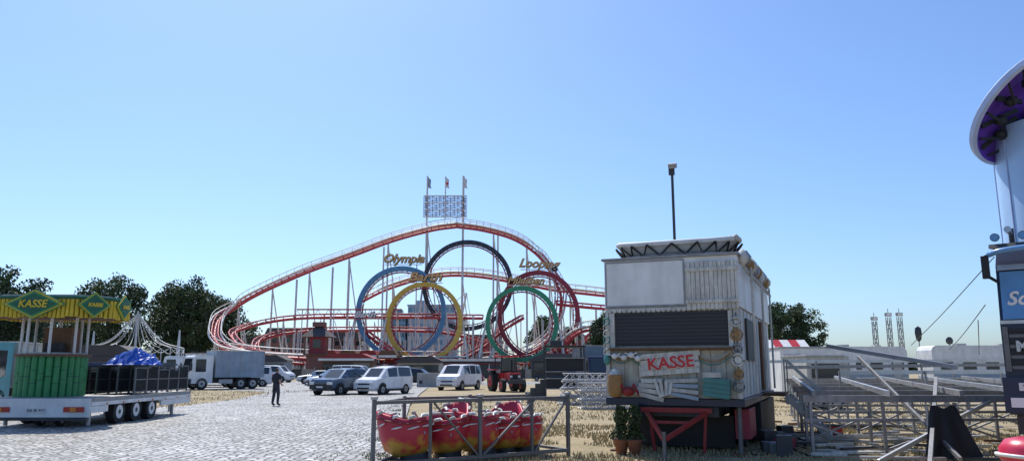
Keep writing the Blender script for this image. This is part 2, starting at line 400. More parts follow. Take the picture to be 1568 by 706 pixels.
# ------------------------------------------------------------ roller coaster
RC=empty('looping_roller_coaster',(0,0,0))
def track(pts,name,n=8,walk=False,gauge=1.2,sup=7.5,ties='red_steel',supmin=0):
    P=cat(pts,n); g=G(); N=len(P)
    L=[];Rr=[];S=[]
    for i,p in enumerate(P):
        t=(P[min(i+1,N-1)]-P[max(i-1,0)]).normalized(); sd=t.cross(V((0,0,1)))
        sd=sd.normalized() if sd.length>.05 else V((0,1,0)); up=sd.cross(t)
        L.append(p-sd*gauge/2);Rr.append(p+sd*gauge/2);S.append(p-up*.7)
        if i%2==0: g.beam(p-sd*gauge/2,p-up*.7,.12,.14,ties); g.beam(p+sd*gauge/2,p-up*.7,.12,.14,ties); g.beam(p-sd*gauge/2,p+sd*gauge/2,.1,.1,'support_white')
    g.tube(L,.13,'red_steel',6); g.tube(Rr,.13,'red_steel',6); g.tube(S,.30,'red_steel',8)
    if walk:
        for sgn in(-1,1):
            for q in(0,1.0):
                pts2=[];
                for i,p in enumerate(P):
                    t=(P[min(i+1,N-1)]-P[max(i-1,0)]).normalized(); sd=t.cross(V((0,0,1))).normalized()
                    pts2.append(p+sd*sgn*1.15+V((0,0,q)))
                g.tube(pts2,.08 if q else .2,'support_white',4)
                if q:
                    for k in range(0,N,2): g.cyl(pts2[k],pts2[k]-V((0,0,1)),.04,'support_white',4,cap=False)
    o=g.done(name,RC); 
    g=G(); acc=0
    for i in range(1,N):
        acc+=(P[i]-P[i-1]).length
        if acc>sup and P[i].z>2.5:
            acc=0; s=S[i]; 
            lean=random.uniform(-.5,.5)
            g.cyl((s.x,s.y,0),s,.19,'support_white',8)
            if s.z>6:
                g.cyl((s.x+lean+s.z*.12,s.y+s.z*.16,0),(s.x,s.y,s.z-.5),.13,'support_white',6)
            for zz in np.arange(5,s.z-1,8): g.cyl((s.x,s.y,zz),(s.x,s.y,zz+.12),.25,'support_white',8)
    g.done(name+'_supports',RC)
    return P
track([(-8,140,3.6),(-22,139,3.6),(-33,138,3.8),(-43,138,4.2),(-51.5,141,5.2),(-56.5,147,7),(-59.8,154,9.3),(-61.3,160,12.5),(-59,163,15.2),(-54.5,162,17.6),(-49,161,20),(-42.2,160,22.7),(-33.8,160,25.8),(-25.6,160,28.9),(-17.3,160,31.2),(-11.8,160,32)],'lift_hill_track',walk=True,sup=8.5)
track([(-11.8,160,32),(-6.1,160,31.2),(0,160,29.5),(4.5,160,26.9),(7.3,159,23.9),(9.3,158,20.2),(10.0,156,16),(8,153,9),(2,151,4.5),(-6,150,3.5)],'first_drop_track',walk=True)
track([(-6,158,12.4),(-26,160,12.8),(-43,160,12.6),(-51,158,11.5),(-55.5,153,9.3),(-52.5,146,7),(-47.5,141,5),(-38,139,4),(-25,140,3.4),(-12,142,3.2)],'helix_track')
track([(-2,152,6),(-12,154,9),(-23,156,9.8),(-42,156,9.6),(-49,153,8.2),(-49.5,148,6.2),(-46,143,4),(-38,141,3.0),(-25,141,2.6),(-10,143,2.6)],'inner_helix_track')
track([(-33,166,16.5),(-28.3,168,19.2),(-21,168,21.5),(-13.7,168,22.5),(-6.4,168,22.1),(2.3,168,20.6),(9.6,168,19.2),(18.4,167,18.1),(24,164,17),(29,156,14),(28,147,11),(20,143,9.6),(13,144,9.0),(9,146,6),(4,148,3)],'return_track',walk=True)
track([(9,154,15),(16,153,14.2),(24,154,13.6),(34,158,13),(40,165,11)],'upper_helix_track')
track([(13,146,3),(18,146,3),(26,148,3.5),(36,152,5)],'exit_track')
track([(-29,148,9.5),(-24,147,6),(-19,146,3.2),(-12,146,3),(-6,148,6),(-2,150,9.5),(2,152,12)],'valley_track')
track([(-24,152,3),(-15,155,4),(-9.4,158,7.5),(-3,156,4.5),(4,153,3),(12,150,6),(16,150,9)],'loop_link_track')
def loop(name,cx,y0,cz,rx,rz_,col,th=1.0,wd=1.0,shift=2.2,yaw=0.0):
    g=G();N=96; ring=[]
    rails=[[],[]]
    for i in range(N+1):
        a=2*math.pi*i/N; n=V((math.sin(a)*math.cos(yaw),math.sin(a)*math.sin(yaw),-math.cos(a)))
        c=V((cx+rx*math.sin(a)*math.cos(yaw),y0+shift*(i/N-.5)+rx*math.sin(a)*math.sin(yaw),cz-rz_*math.cos(a)))
        ax=V((-math.sin(yaw),math.cos(yaw),0))
        ring.append([c-ax*wd/2-n*th*.8,c-ax*wd/2,c+ax*wd/2,c+ax*wd/2-n*th*.8])
        rails[0].append(c-ax*.5-n*(th+.1)); rails[1].append(c+ax*.5-n*(th+.1))
        if i%2==0: g.beam(rails[0][-1],c-n*th*.5,.09,.09,'red_steel'); g.beam(rails[1][-1],c-n*th*.5,.09,.09,'red_steel')
        if i%3==1: g.box(c-ax*(wd/2+.04)-n*th*.4,(.16,.1,.16),'mauve' if col=='black_loop' else col,R=None)
    vs=[p for r in ring for p in r]
    fs=[(4*i+k,4*i+(k+1)%4,4*(i+1)+(k+1)%4,4*(i+1)+k) for i in range(N) for k in range(4)]
    g.add(vs,fs,col)
    for r in rails: g.tube(r,.08,'dark_red',5)
    g.done(name,RC)
    g=G()
    for sx in(-1,1):
        top=V((cx+sx*rx*.98,y0,cz+rz_*.1)); 
        g.cyl((cx+sx*(rx+1.5),y0-3,0),top,.15,'support_white',6); g.cyl((cx+sx*(rx+1.5),y0+3,0),top,.15,'support_white',6)
        lo=V((cx+sx*rx*.75,y0,cz-rz_*.66)); g.cyl((cx+sx*rx*.75,y0+1,0),lo,.13,'support_white',6)
        g.cyl((cx+sx*(rx+1.5),y0-3,0),lo,.09,'support_white',6)
    g.done(name+'_supports',RC)
loop('blue_loop',-21.4,147,12.2,8.7,8.9,'blue_loop',yaw=.05,th=1.1,wd=1.2)
loop('yellow_loop',-16.1,140,9.9,7.1,7.3,'yellow_loop',yaw=-.03,th=1.0)
loop('black_loop',-9.4,160,18.8,9.6,9.6,'black_loop',yaw=.05,th=1.1)
loop('green_loop',1.8,140,9.6,6.7,6.9,'green_loop',yaw=.05,th=1.0)
loop('dark_red_loop',5.1,148,11.7,8.0,8.7,'dark_red',yaw=-.05,th=1.1)
g=G()
for i in range(60):
    x=random.uniform(-46,16); y=random.uniform(144,162); h_=random.uniform(5,12)
    g.cyl((x,y,0),(x,y,h_),.10,'support_white',5)
    if random.random()<.6: g.cyl((x,y,h_*.1),(x+random.choice((-3,3)),y,h_),.07,'support_white',5)
for px in (-45.5,-38,-34.5): g.cyl((px,160,0),(px,160,20+(px+45.5)*.35),.22,'support_white',8)
g.cyl((-3,160,0),(-3,160,30.2),.18,'support_white',8)
g.cyl((-25.9,152,0),(-25.9,152,25.5),.14,'support_white',8); g.cyl((-27.3,160,0),(-27.3,160,27),.18,'support_white',8)
g.done('scaffold_supports',RC)
g=G()
g.cyl((-18.3,160,0),(-18.3,160,42.5),.19,'support_white',8); g.cyl((-10.5,160,0),(-10.5,160,42.5),.24,'support_white',8); g.cyl((-14.4,160.3,33),(-14.4,160.3,42.5),.13,'support_white',8)
g.done('masts',RC)
g=G()
x0,x1,z0,z1=-19,-9.7,33.4,38.0
for i in range(25): x=x0+(x1-x0)*i/24; g.box((x,159.6,(z0+z1)/2),(.07,.1,z1-z0),'dark_metal' if i%2 else 'mauve')
for i in range(13): z=z0+(z1-z0)*i/12; g.box(((x0+x1)/2,159.5,z),(x1-x0,.1,.09 if i%4 else .22),'dark_metal' if i%4 else 'support_white')
for i in range(12):
    for j in range(12): 
        if (i*7+j*5)%4: g.box((x0+.39+(x1-x0)*j/12,159.7,z0+.2+i*.383),(.42,.05,.12),'dark_red' if (i+j)%3 else 'mauve')
g.done('grid_sign',RC)
g=G()
for x,c in((-18.3,'box_greyblue'),(-14.4,'pinkred'),(-10.5,'white_paint')):
    g.prism([(x+.15,42.2),(x+.8,41.6),(x+.7,40.4),(x+.9,39.7),(x+.15,39.9)],159.9,159.95,c if c!='pinkred' else 'white_paint')
    g.prism([(x+.15,41.2),(x+.75,40.9),(x+.7,40.4),(x+.15,40.6)],159.85,159.89,c)
g.done('flags',RC)
g=G()
def sgn(t,size,x,y,z,sx=1,col='gold',tilt=0,bd=.11): 
    g.text(t,size,col,(x,y,z),depth=.12,shear=.35,bold=.06,tilt=tilt,sx=sx)
    if bd: g.text(t,size,'black_loop',(x+.05,y+.3,z-.05),depth=.12,shear=.35,bold=bd,tilt=tilt,sx=sx)
sgn('Olympia',2.4,-21.6,149,22.9); sgn('Looping',2.4,5.2,149,21.9,tilt=-.04)
sgn('Barth',2.3,-16.9,146,18.9,sx=1.25); sgn('München',1.9,2.6,146,18.2)
sgn('Barth',1.6,-28,145,11.6,sx=1.1,col='white_paint')
g.box((-21.6,150.4,21.9),(7.4,.15,.15),'support_white'); g.box((5.2,150.4,20.9),(7,.15,.15),'support_white'); g.box((-16.9,146.4,17.8),(7,.15,.15),'support_white'); g.box((2.6,146.4,17.3),(7,.15,.15),'support_white')
g.cyl((3,150.5,0),(3,150.5,21.3),.12,'support_white',6); g.cyl((7.4,150.5,0),(7.4,150.5,21.3),.12,'support_white',6)
g.cyl((-19,150.5,0),(-19,150.5,22),.12,'support_white',6)
for x in(-40,-34,-28,-22): g.cyl((x,145.4,0),(x,145.4,12.6),.1,'support_white',6)
g.box((-31,145.3,12.6),(20,.25,.25),'red_steel'); g.box((-31,145.3,10.8),(20,.12,.12),'red_steel')
for k in range(20): g.beam((-41+k,145.3,10.8 if k%2 else 12.6),(-40+k,145.3,12.6 if k%2 else 10.8),.07,.07,'red_steel')
g.done('sign_letters',RC)
g=G()
g.bx(-46,22,134,147,0,.5,'dark_metal')
for i in range(34):
    x=-46+i*2; g.bx(x,x+.12,133.8,133.95,0,2.4,'support_white')
g.bx(-46,22,133.75,133.9,1.0,1.1,'support_white'); g.bx(-46,22,133.75,133.9,2.3,2.45,'red_dull')
g.bx(-34,-20,133,141,.5,1.2,'wood_brown')
for k in range(4):
    x=-33+k*3.4; g.prism([(x-.2,3.7),(x+3.2,3.7),(x+2.6,4.6),(x+.4,4.6)],131.5,139,('red_dull','wood_brown')[k%2]); g.bx(x-.05,x+.1,131.6,131.75,.5,3.7,'support_white')
    g.bx(x,x+3.1,131.3,131.45,3.4,3.8,'white_paint')
g.bx(-12,-1,134,137,.5,2.8,'dark_metal'); g.bx(-12.2,-.8,133.8,137.2,2.8,3.2,'support_white')
g.bx(4,14,133,137,.5,3.0,'dark_metal'); g.bx(4,14,132.8,137,3.0,3.5,'red_dull')
for k in range(14): g.bx(-13+k*1.6,-12.3+k*1.6,133.2,133.3,.2,1.0,'white_paint' if k%2 else 'red_paint')
for k in range(6):
    x=-31+k*2.1; g.lathe((x,130.6,1.7),[(.1,-.4),(.8,-.3),(.95,.1),(.75,.4),(.4,.45)],'pinkred',10); g.box((x,130.6,2.2),(.9,.8,.5),'black')
for k in range(46): # railings and queue barriers
    x=-60+k*1.6; g.cyl((x,128,0),(x,128,1.1),.05,'support_white',5)
g.bx(-60,14,127.95,128.05,1.05,1.13,'support_white'); g.bx(-60,14,127.95,128.05,.55,.61,'support_white')
g.done('station',RC)
g=G(); g.bx(-1.5,1.5,-1.5,1.5,0,3.6,'brick'); g.bx(-1.9,1.9,-1.9,1.9,3.6,3.8,'wood_brown')
for a in(-1.7,1.7):
    for b in(-1.7,1.7): g.bx(a-.08,a+.08,b-.08,b+.08,3.8,6.4,'wood_brown')
g.bx(-1.2,1.2,-1.2,1.2,3.8,6.4,'dark_red'); g.bx(-1.9,1.9,-1.95,-1.85,4.6,4.75,'wood_brown'); g.bx(-.6,.6,-1.25,-1.2,4.6,6,'glass_dark')
g.add([(-2.3,-2.3,6.4),(2.3,-2.3,6.4),(2.3,2.3,6.4),(-2.3,2.3,6.4),(-.5,-.5,8),(.5,-.5,8),(.5,.5,8),(-.5,.5,8)],[(0,1,5,4),(1,2,6,5),(2,3,7,6),(3,0,4,7),(4,5,6,7),(3,2,1,0)],'roof_dark')
g.bx(-.9,.9,-.9,.9,8,8.7,'brick')
g.done('wooden_kiosk_tower',loc=(-30.2,120,0))
g=G()
for i in range(40):
    x=-52+i*1.8; g.bx(x,x+1.75,112,112.06,.15,1.5,'dark_metal' if i%3 else 'galv'); g.bx(x-.05,x+.03,111.9,112,0,1.8,'steel')
g.done('construction_fence')
def stall(name,x,y,w_,d,h,wall,roof,rz=0,stripe=None):
    g=G(); g.bx(-w_/2,w_/2,0,d,.3,h,wall); g.bx(-w_/2+.3,w_/2-.3,-.05,.02,1.1,h-.5,'glass_dark')
    g.prism([(-w_/2-.3,h),(w_/2+.3,h),(w_/2*.6,h+.7),(-w_/2*.6,h+.7)],-.5,d+.3,roof)
    g.bx(-w_/2-.3,w_/2+.3,-.56,-.51,h-.25,h+.05,stripe or roof); g.bx(-w_/2,w_/2,-.3,-.05,1.0,1.08,'wood_brown')
    for k in(-.4,.4): g.wheel((k*w_,.1,.32),.32,.2,'y')
    return g.done(name,loc=(x,y,0),rz=rz)
stall('fairground_stall',-22.5,105,7,3,2.9,'wood_brown','red_dull',stripe='white_paint')
stall('fairground_stall',-33.5,104,6,3,2.7,'box_greyblue','roof_dark')
stall('fairground_stall',-13,108,6,3,2.6,'offwhite','roof_dark')
stall('fairground_stall',6,100,7,3,2.8,'dark_metal','roof_dark')

# ------------------------------------------------------------ vehicles
def car(name,loc,rz,col,kind='suv'):
    """front faces local -y"""
    if kind=='suv':
        S=[(-2.25,.45,.80,.82,.70,.60,0,0),(-2.15,.28,.95,.98,.86,.74,0,0),(-1.2,.25,1.06,1.10,.92,.80,0,1),(-.5,.25,1.08,1.62,.93,.70,1,0),(.6,.25,1.10,1.70,.93,.72,1,0),(1.55,.25,1.12,1.66,.92,.70,1,1),(2.15,.3,1.10,1.16,.90,.78,0,0),(2.25,.45,.9,.95,.8,.7,0,0)]; H=1.7
    elif kind=='mpv':
        S=[(-2.1,.42,.78,.80,.68,.58,0,0),(-2.0,.25,.92,.96,.82,.72,0,0),(-1.35,.22,1.06,1.12,.88,.78,0,1),(-.7,.22,1.10,1.72,.9,.74,1,0),(.4,.22,1.12,1.84,.9,.76,1,0),(1.9,.22,1.12,1.82,.9,.76,0,1),(2.08,.25,1.10,1.20,.88,.8,0,0),(2.12,.4,.9,.95,.82,.76,0,0)]; H=1.85
    elif kind=='van':
        S=[(-2.45,.45,.85,.87,.80,.7,0,0),(-2.35,.28,1.02,1.06,.92,.82,0,0),(-1.85,.25,1.18,1.24,.95,.86,0,1),(-1.15,.25,1.2,1.93,.96,.80,1,0),(0,.25,1.2,1.99,.96,.82,1,0),(1.2,.25,1.2,1.99,.96,.82,1,0),(2.25,.25,1.2,1.95,.95,.8,0,1),(2.4,.3,1.18,1.3,.93,.86,0,0),(2.45,.45,.9,1.0,.9,.84,0,0)]; H=2
    else:
        S=[(-2.2,.42,.66,.68,.66,.56,0,0),(-2.1,.25,.78,.82,.82,.7,0,0),(-1.1,.2,.9,.95,.88,.76,0,1),(-.3,.2,.93,1.40,.89,.66,1,0),(.7,.2,.95,1.43,.89,.66,1,1),(1.5,.2,.95,1.02,.88,.74,0,0),(2.1,.25,.9,.96,.84,.7,0,0),(2.2,.42,.7,.75,.7,.6,0,0)]; H=1.43
    g=G(); rings=[]
    for (y,zb,zt,zr,wb,wr,sg,tg) in S:
        rings.append([(-wb*.85,y,zb),(-wb,y,zb+.2),(-wb*.985,y,zt),(-wr,y,zr-.04*(zr-zt>.1)),(-wr*.8,y,zr),(wr*.8,y,zr),(wr,y,zr-.04*(zr-zt>.1)),(wb*.985,y,zt),(wb,y,zb+.2),(wb*.85,y,zb)])
    n=10
    for i in range(len(S)-1):
        A,B=rings[i],rings[i+1]; sg,tg=S[i][6],S[i][7]
        for k in range(n):
            k2=(k+1)%n; a,b,c,d=V(A[k]),V(A[k2]),V(B[k2]),V(B[k])
            glass=(k in(2,6) and sg) or (k==4 and tg)
            g.add([a,b,c,d],[(0,1,2,3)],col,False)
            if glass:
                m=(a+b+c+d)/4; nn=(b-a).cross(d-a).normalized()
                if nn.dot(m-V((0,m.y,.8)))<0: nn=-nn
                if k==4 and nn.z<0: nn=-nn
                q=[m+(p-m)*.88+nn*.012 for p in(a,b,c,d)]; g.add(q,[(0,1,2,3)],'glass_dark')
    g.add(rings[0],[tuple(range(n))],col); g.add(rings[-1],[tuple(reversed(range(n)))],col)
    yf=S[0][0]; yr=S[-1][0]; w=S[2][4]; zt=S[1][2]
    g.box((0,yf+.03,.50),(w*1.8,.22,.26),'dark_metal' if kind=='suv' else col); g.box((0,yf-.02,.66),(w*1.0,.1,.14),'black'); g.box((0,yf-.09,.42),(w*1.1,.03,.1),'black')
    for sx in(-1,1):
        g.box((sx*w*.74,yf+.04,zt-.2),(.34,.2,.17),'lamp_white'); g.box((sx*w*.9,yr-.06,zt+.05),(.14,.14,.35),'lamp_red')
        g.box((sx*(w+.11),-1.0,S[3][2]+.08),(.2,.12,.15),col); g.box((sx*(w+.0),.0,.30),(.06,2.2,.12),'black')
        for k,yy in enumerate((yf+.85,yr-.85)):
            g.cyl((sx*(w-.02),yy,.36),(sx*(w+.012),yy,.36),.42,'black',20); g.wheel((sx*(w-.1),yy,.33),.33,.24)
    g.box((0,yf-.11,.52),(.5,.03,.11),'plate'); g.box((0,yr+.02,.75),(.5,.03,.11),'plate'); g.box((0,yr+.0,.5),(w*1.8,.16,.24),'dark_metal' if kind=='suv' else col)
    if kind in('suv','mpv'):
        for sx in(-1,1): g.box((sx*.62,.5,H+.03),(.05,2.0,.05),'dark_metal')
    return g.done(name,loc=loc,rz=rz,bevel=.015)
car('parked_suv',(-11.3,51.5,0),rad(-24),'bluegrey_car','suv')
car('parked_minivan',(-8.6,52,0),rad(-28),'white_car','mpv')
car('parked_van',(-4.2,62,0),rad(-20),'white_car','van')
car('parked_suv',(-13.8,61,0),rad(-60),'silver_car','suv')
car('parked_van',(-24.5,72,0),rad(-75),'white_car','mpv')
car('parked_car',(-21.0,84,0),rad(-80),'silver_car','sedan')
car('parked_suv',(-9.6,78,0),rad(80),'black_car','suv')
car('parked_car',(-5.3,84,0),rad(100),'dark_red','sedan')
car('parked_van',(-18.0,88,0),rad(80),'white_car','van')
car('parked_van',(-28.5,92,0),rad(80),'white_car','van')

def truck(name,loc,rz,cab,box,L=7.5,H=3.4,cabH=2.75,W=2.4):
    g=G(); hw=W/2
    prof=[(0,.5),(0,1.35),(.22,cabH-.12),(.4,cabH),(1.75,cabH),(1.75,.5)]
    g.prism(prof,-hw+.05,hw-.05,cab,'yz')
    g.add([(-hw+.2,-.015,1.42),(hw-.2,-.015,1.42),(hw-.25,.19,cabH-.25),(-hw+.25,.19,cabH-.25)],[(0,1,2,3)],'glass_dark')
    g.bx(-hw,hw,-.12,.1,.42,.85,'dark_metal'); g.bx(-.7,.7,-.03,.01,.95,1.25,'black')
    for s in(-1,1):
        g.bx(min(s*.75,s*1.1),max(s*.75,s*1.1),-.15,-.1,.55,.75,'lamp_white')
        g.bx(min(s*(hw-.06),s*(hw-.03)),max(s*(hw-.06),s*(hw-.03)),.4,1.2,1.4,cabH-.3,'glass_dark')
        g.bx(min(s*(hw+.02),s*(hw+.2)),max(s*(hw+.02),s*(hw+.2)),-.05,.05,1.5,2.1,'black')
        for yy in(.95,L-1.9,L-.9): g.wheel((s*(hw-.2),yy,.46),.46,.3)
        g.bx(min(s*(hw-.12),s*(hw-.06)),max(s*(hw-.12),s*(hw-.06)),2.3,L-2.6,.45,.8,'steel')
    g.bx(-.5,.5,.4,L,.6,.9,'dark_metal'); g.bx(-hw,hw,1.95,L,.95,H,box)
    n=int(L-2)
    for k in range(n+1):
        y=1.97+k*(L-2.02)/n
        for s in(-1,1): g.bx(s*(hw+.015)-.012,s*(hw+.015)+.012,y-.02,y+.02,1.0,H-.05,'steel')
    g.bx(-hw-.03,hw+.03,1.93,L+.02,H,H+.06,'steel')
    return g.done(name,loc=loc,rz=rz,bevel=.02)
truck('box_truck',(-26.2,62,0),rad(-50),'white_car','box_greyblue',L=6.0,H=3.05,cabH=2.7)
truck('box_truck',(-20.5,28.5,0),rad(12),'teal','offwhite',L=8,H=2.7,cabH=2.7)
truck('box_truck',(-31.5,70,0),rad(-80),'white_car','white_paint',L=7.5,H=2.9)
truck('box_truck',(7.7,66,0),rad(5),'navy','bluegrey_car',L=8,H=3.6)

def caravan(name,loc,rz,L=8,H=2.9,W=2.4):
    g=G(); r=.35; prof=[(0,.7),(L,.7),(L,H-r),(L-.12,H-.12),(L-r,H),(r,H),(.12,H-.12),(0,H-r)]
    g.prism(prof,0,W,'white_paint','xz')
    g.bx(.02,L-.02,-.03,0-.003,1.0,1.25,'box_greyblue')
    for k in range(int(L/1.7)):
        x=.6+k*1.7; g.bx(x,x+.95,-.04,-.003,1.6,2.2,'glass_dark'); g.bx(x-.05,x+1.0,-.02,-.002,1.55,2.25,'steel')
    g.bx(L-1.2,L-.5,-.05,-.003,.85,2.5,'offwhite')
    for x in(L*.45,L*.55): g.wheel((x,.2,.35),.35,.22,'y')
    g.beam((0,W/2,.6),(-1.2,W/2,.5),.1,.1,'dark_metal'); g.bx(L*.3,L*.3+.7,.8,1.5,H,H+.18,'steel'); g.bx(L*.7,L*.7+.5,.8,1.4,H,H+.15,'offwhite')
    return g.done(name,loc=loc,rz=rz,bevel=.02)
caravan('white_caravan',(24,60,0),rad(3),L=7,H=3.35); caravan('white_caravan',(32.2,59,0),rad(-2),L=8,H=3.4); caravan('white_caravan',(41,62,0),0,L=9,H=3.3)
caravan('white_caravan',(52,66,0),0,L=9,H=3.2); caravan('white_caravan',(17.5,52,0),rad(6),L=6,H=2.9)
g=G(); g.bx(0,2.3,0,4,.35,2.7,'white_paint'); g.bx(.2,1,-.03,0-.003,.6,2.4,'offwhite'); g.bx(-.05,2.35,-.05,4.05,2.7,2.78,'steel')
for x in(.5,1.8): g.wheel((x,.1,.35),.35,.2,'y')
g.done('white_box_trailer',loc=(13.6,39,0),rz=rad(-8),bevel=.02)
g=G(); g.bx(0,1.6,0,3,.3,2.2,'offwhite'); g.bx(.2,1.4,-.03,-.003,1.2,1.9,'glass_dark'); g.bx(-.05,1.65,-.05,3.05,2.2,2.27,'steel')
for x in(.4,1.2): g.wheel((x,.1,.3),.3,.2,'y')
g.done('white_box_trailer',loc=(12.6,33,0),bevel=.02)
g=G()
for k in range(6):
    c='red_paint' if k%2==0 else 'white_paint'; x=k*.55
    g.add([(x,0,2.6),(x+.55,0,2.6),(x+.55,1.6,3.5),(x,1.6,3.5)],[(0,1,2,3)],c); g.add([(x,-.0,2.2),(x+.55,0,2.2),(x+.55,0,2.6),(x,0,2.6)],[(0,1,2,3)],c)
    g.add([(x,3.2,2.6),(x+.55,3.2,2.6),(x+.55,1.6,3.5),(x,1.6,3.5)],[(0,1,2,3)],c)
for x in(0,3.3):
    for y in(0,3.2): g.cyl((x,y,0),(x,y,2.6),.04,'steel',8)
g.done('striped_market_tent',loc=(15.6,48,0))

def lattice(g,x,y,z0,z1,w,mt,step=.8,r=.03):
    c=[(x-w/2,y-w/2),(x+w/2,y-w/2),(x+w/2,y+w/2),(x-w/2,y+w/2)]
    for a,b in c: g.cyl((a,b,z0),(a,b,z1),r,mt,5)
    z=z0;i=0
    while z<z1-step*.5:
        for k in range(4):
            p=c[k];q=c[(k+1)%4]
            if i%2: p,q=q,p
            g.cyl((*p,z),(*q,min(z1,z+step)),r*.6,mt,4)
        z+=step;i+=1
for x,y,h in((42.7,90,7.6),(43.9,89,8.0),(45.7,90,8.1)):
    g=G(); lattice(g,0,0,0,h-.5,.40,'galv',.8,.05); g.box((0,0,h-.2),(.7,.3,.4),'galv'); g.box((0,-.18,h-.2),(.5,.05,.3),'lamp_white'); g.cyl((0,0,h),(0,0,h+.5),.04,'steel',5)
    g.box((0,0,.1),(1.4,1.4,.2),'concrete'); g.done('floodlight_mast',loc=(x,y,0))
g=G(); g.cyl((0,0,0),(0,0,5.0),.06,'steel',6); g.lathe((0,0,5.6),[(.05,-1.0),(.3,-.7),(.42,0),(.35,.6),(.05,.8)],'dark_metal',12,sy=.4); g.done('satellite_antenna',loc=(46.7,88,0))
g=G(); g.cyl((0,0,0),(0,0,3.8),.05,'steel',6); g.lathe((0,0,3.9),[(.05,-.3),(.28,-.15),(.32,.1),(.2,.3),(.05,.35)],'dark_metal',12,sy=.3); g.done('satellite_antenna',loc=(36.5,64,0))

g=G()
for x,y,h in((0,0,7.2),(-3.6,-1,5.2),(3.8,1,5.4)):
    g.cyl((x,y,0),(x,y,h),.34 if x else .16,'support_white',10,r2=.07)
    g.cyl((x,y,0),(x,y,.3),.5,'concrete',10)
for k in range(14):
    a=2*math.pi*k/14; e=V((4.6*math.cos(a),3.5*math.sin(a),3.6)); 
    g.tube(cat([V((0,0,7.0)),V((e.x*.5,e.y*.5,4.4)),e],5),.035,'support_white',4)
    g.cyl((e.x,e.y,0),e,.05,'support_white',5)
for k in range(14):
    a=2*math.pi*k/14; b=a+2*math.pi/14
    p=V((4.6*math.cos(a),3.5*math.sin(a),3.6));q=V((4.6*math.cos(b),3.5*math.sin(b),3.6)); g.tube(cat([p,(p+q)/2-V((0,0,.5)),q],4),.03,'support_white',4)
g.box((0,0,1),(4,3,1.2),'dark_metal')
g.done('swing_carousel_frame',loc=(-36.8,75,0))
stall('fairground_stall',-24,44,5,3,2.3,'box_greyblue','roof_dark',rz=.2)
stall('fairground_stall',-40,70,8,3,2.6,'offwhite','roof_dark')
stall('fairground_stall',-50,72,9,3,3.2,'wood_brown','roof_dark')
stall('fairground_stall',-30.5,78,6,3,2.6,'offwhite','roof_dark')

g=G(); g.bx(0,2.3,0,1,0,1.25,'concrete'); g.bx(.2,.5,-.02,-.003,.3,.6,'dark_metal'); g.bx(2.4,3.1,.1,1,0,.7,'concrete'); g.done('concrete_block',loc=(-8.6,70,0),rz=.05,bevel=.04)
def tractor():
    g=G()
    g.box((0,.3,1.0),(1.0,1.9,.7),'red_paint'); g.box((0,-1.3,1.05),(.85,1.4,.65),'red_paint'); g.box((0,-2.02,1.0),(.7,.05,.5),'black')
    for s in(-1,1):
        g.wheel((s*.85,.8,.75),.75,.42,hub='red_paint'); g.wheel((s*.75,-1.4,.48),.48,.3,hub='red_paint'); g.box((s*.85,.8,1.58),(.5,1.3,.08),'red_paint')
        for y in(-.5,1.1): g.cyl((s*.6,y,1.3),(s*.55,y,2.5),.05,'black',6)
        g.box((s*.3,-2.03,1.1),(.18,.06,.16),'lamp_white')
    g.box((0,.3,2.55),(1.35,1.9,.12),'red_paint'); g.box((0,-.52,1.95),(1.1,.03,.95),'glass_dark'); g.box((0,.5,1.5),(.5,.5,.6),'black'); g.cyl((.35,-.9,1.35),(.35,-.9,2.3),.05,'dark_metal',8)
    g.box((0,-2.3,.75),(1.2,.4,.3),'dark_metal')
    return g.done('red_tractor',loc=(-.4,57.5,0),rz=rad(18),bevel=.03)
tractor()
g=G()
for x in(0,2.3):
    for y in(0,2): g.bx(x-.05,x+.05,y-.05,y+.05,0,3.0,'dark_metal')
g.bx(0.05,2.25,0,2,.5,1.1,'black'); g.bx(.05,2.25,.1,2,1.5,2.3,'black'); g.bx(-.1,2.4,-.1,2.1,2.95,3.05,'black'); g.bx(.3,1.0,.2,1.8,3.05,3.35,'dark_metal')
for z in(.5,1.1,1.5,2.3): g.bx(-.02,2.32,-.06,-.01,z-.03,z+.03,'galv')
g.bx(1.2,1.8,-.2,.1,1.1,1.5,'dark_metal')
for k in range(4): g.bx(-1.2+k*.3,-.9+k*.3,.2,1.2,0,.3+.25*k,'dark_metal')
g.done('black_stage_rack',loc=(2.0,46,0),bevel=.01)
def boxtruss(g,p,q,w=.3,mt='alu',r=.025):
    p=V(p);q=V(q);t=(q-p).normalized(); sd=t.cross(V((0,0,1))).normalized(); up=V((0,0,1)); L=(q-p).length
    cs=[sd*a*w/2+up*b*w/2 for a,b in((-1,-1),(1,-1),(1,1),(-1,1))]
    for c in cs: g.cyl(p+c,q+c,r,mt,6)
    n=max(2,int(L/w))
    for k in range(n):
        for j in range(4):
            a=cs[j];b=cs[(j+1)%4]
            if k%2:a,b=b,a
            g.cyl(p+a+t*L*k/n,p+b+t*L*(k+1)/n,r*.55,mt,4,cap=False)
g=G()
for k in range(4):
    for j in range(3): boxtruss(g,(0+.08*k,j*.45,.2+k*.37),(2.7+.1*j,j*.45+.1,.2+k*.37))
g.bx(.3,.42,-.2,1.3,0,.05,'wood_brown'); g.bx(2.2,2.32,-.2,1.3,0,.05,'wood_brown')
g.done('aluminium_truss_stack',loc=(2.2,37,0),rz=-.05)
g=G()
for k in range(3):
    for j in range(2): boxtruss(g,(0,j*.45,.2+k*.37),(2.2,j*.45,.2+k*.37))
g.done('aluminium_truss_stack',loc=(2.9,33,0),rz=.12)

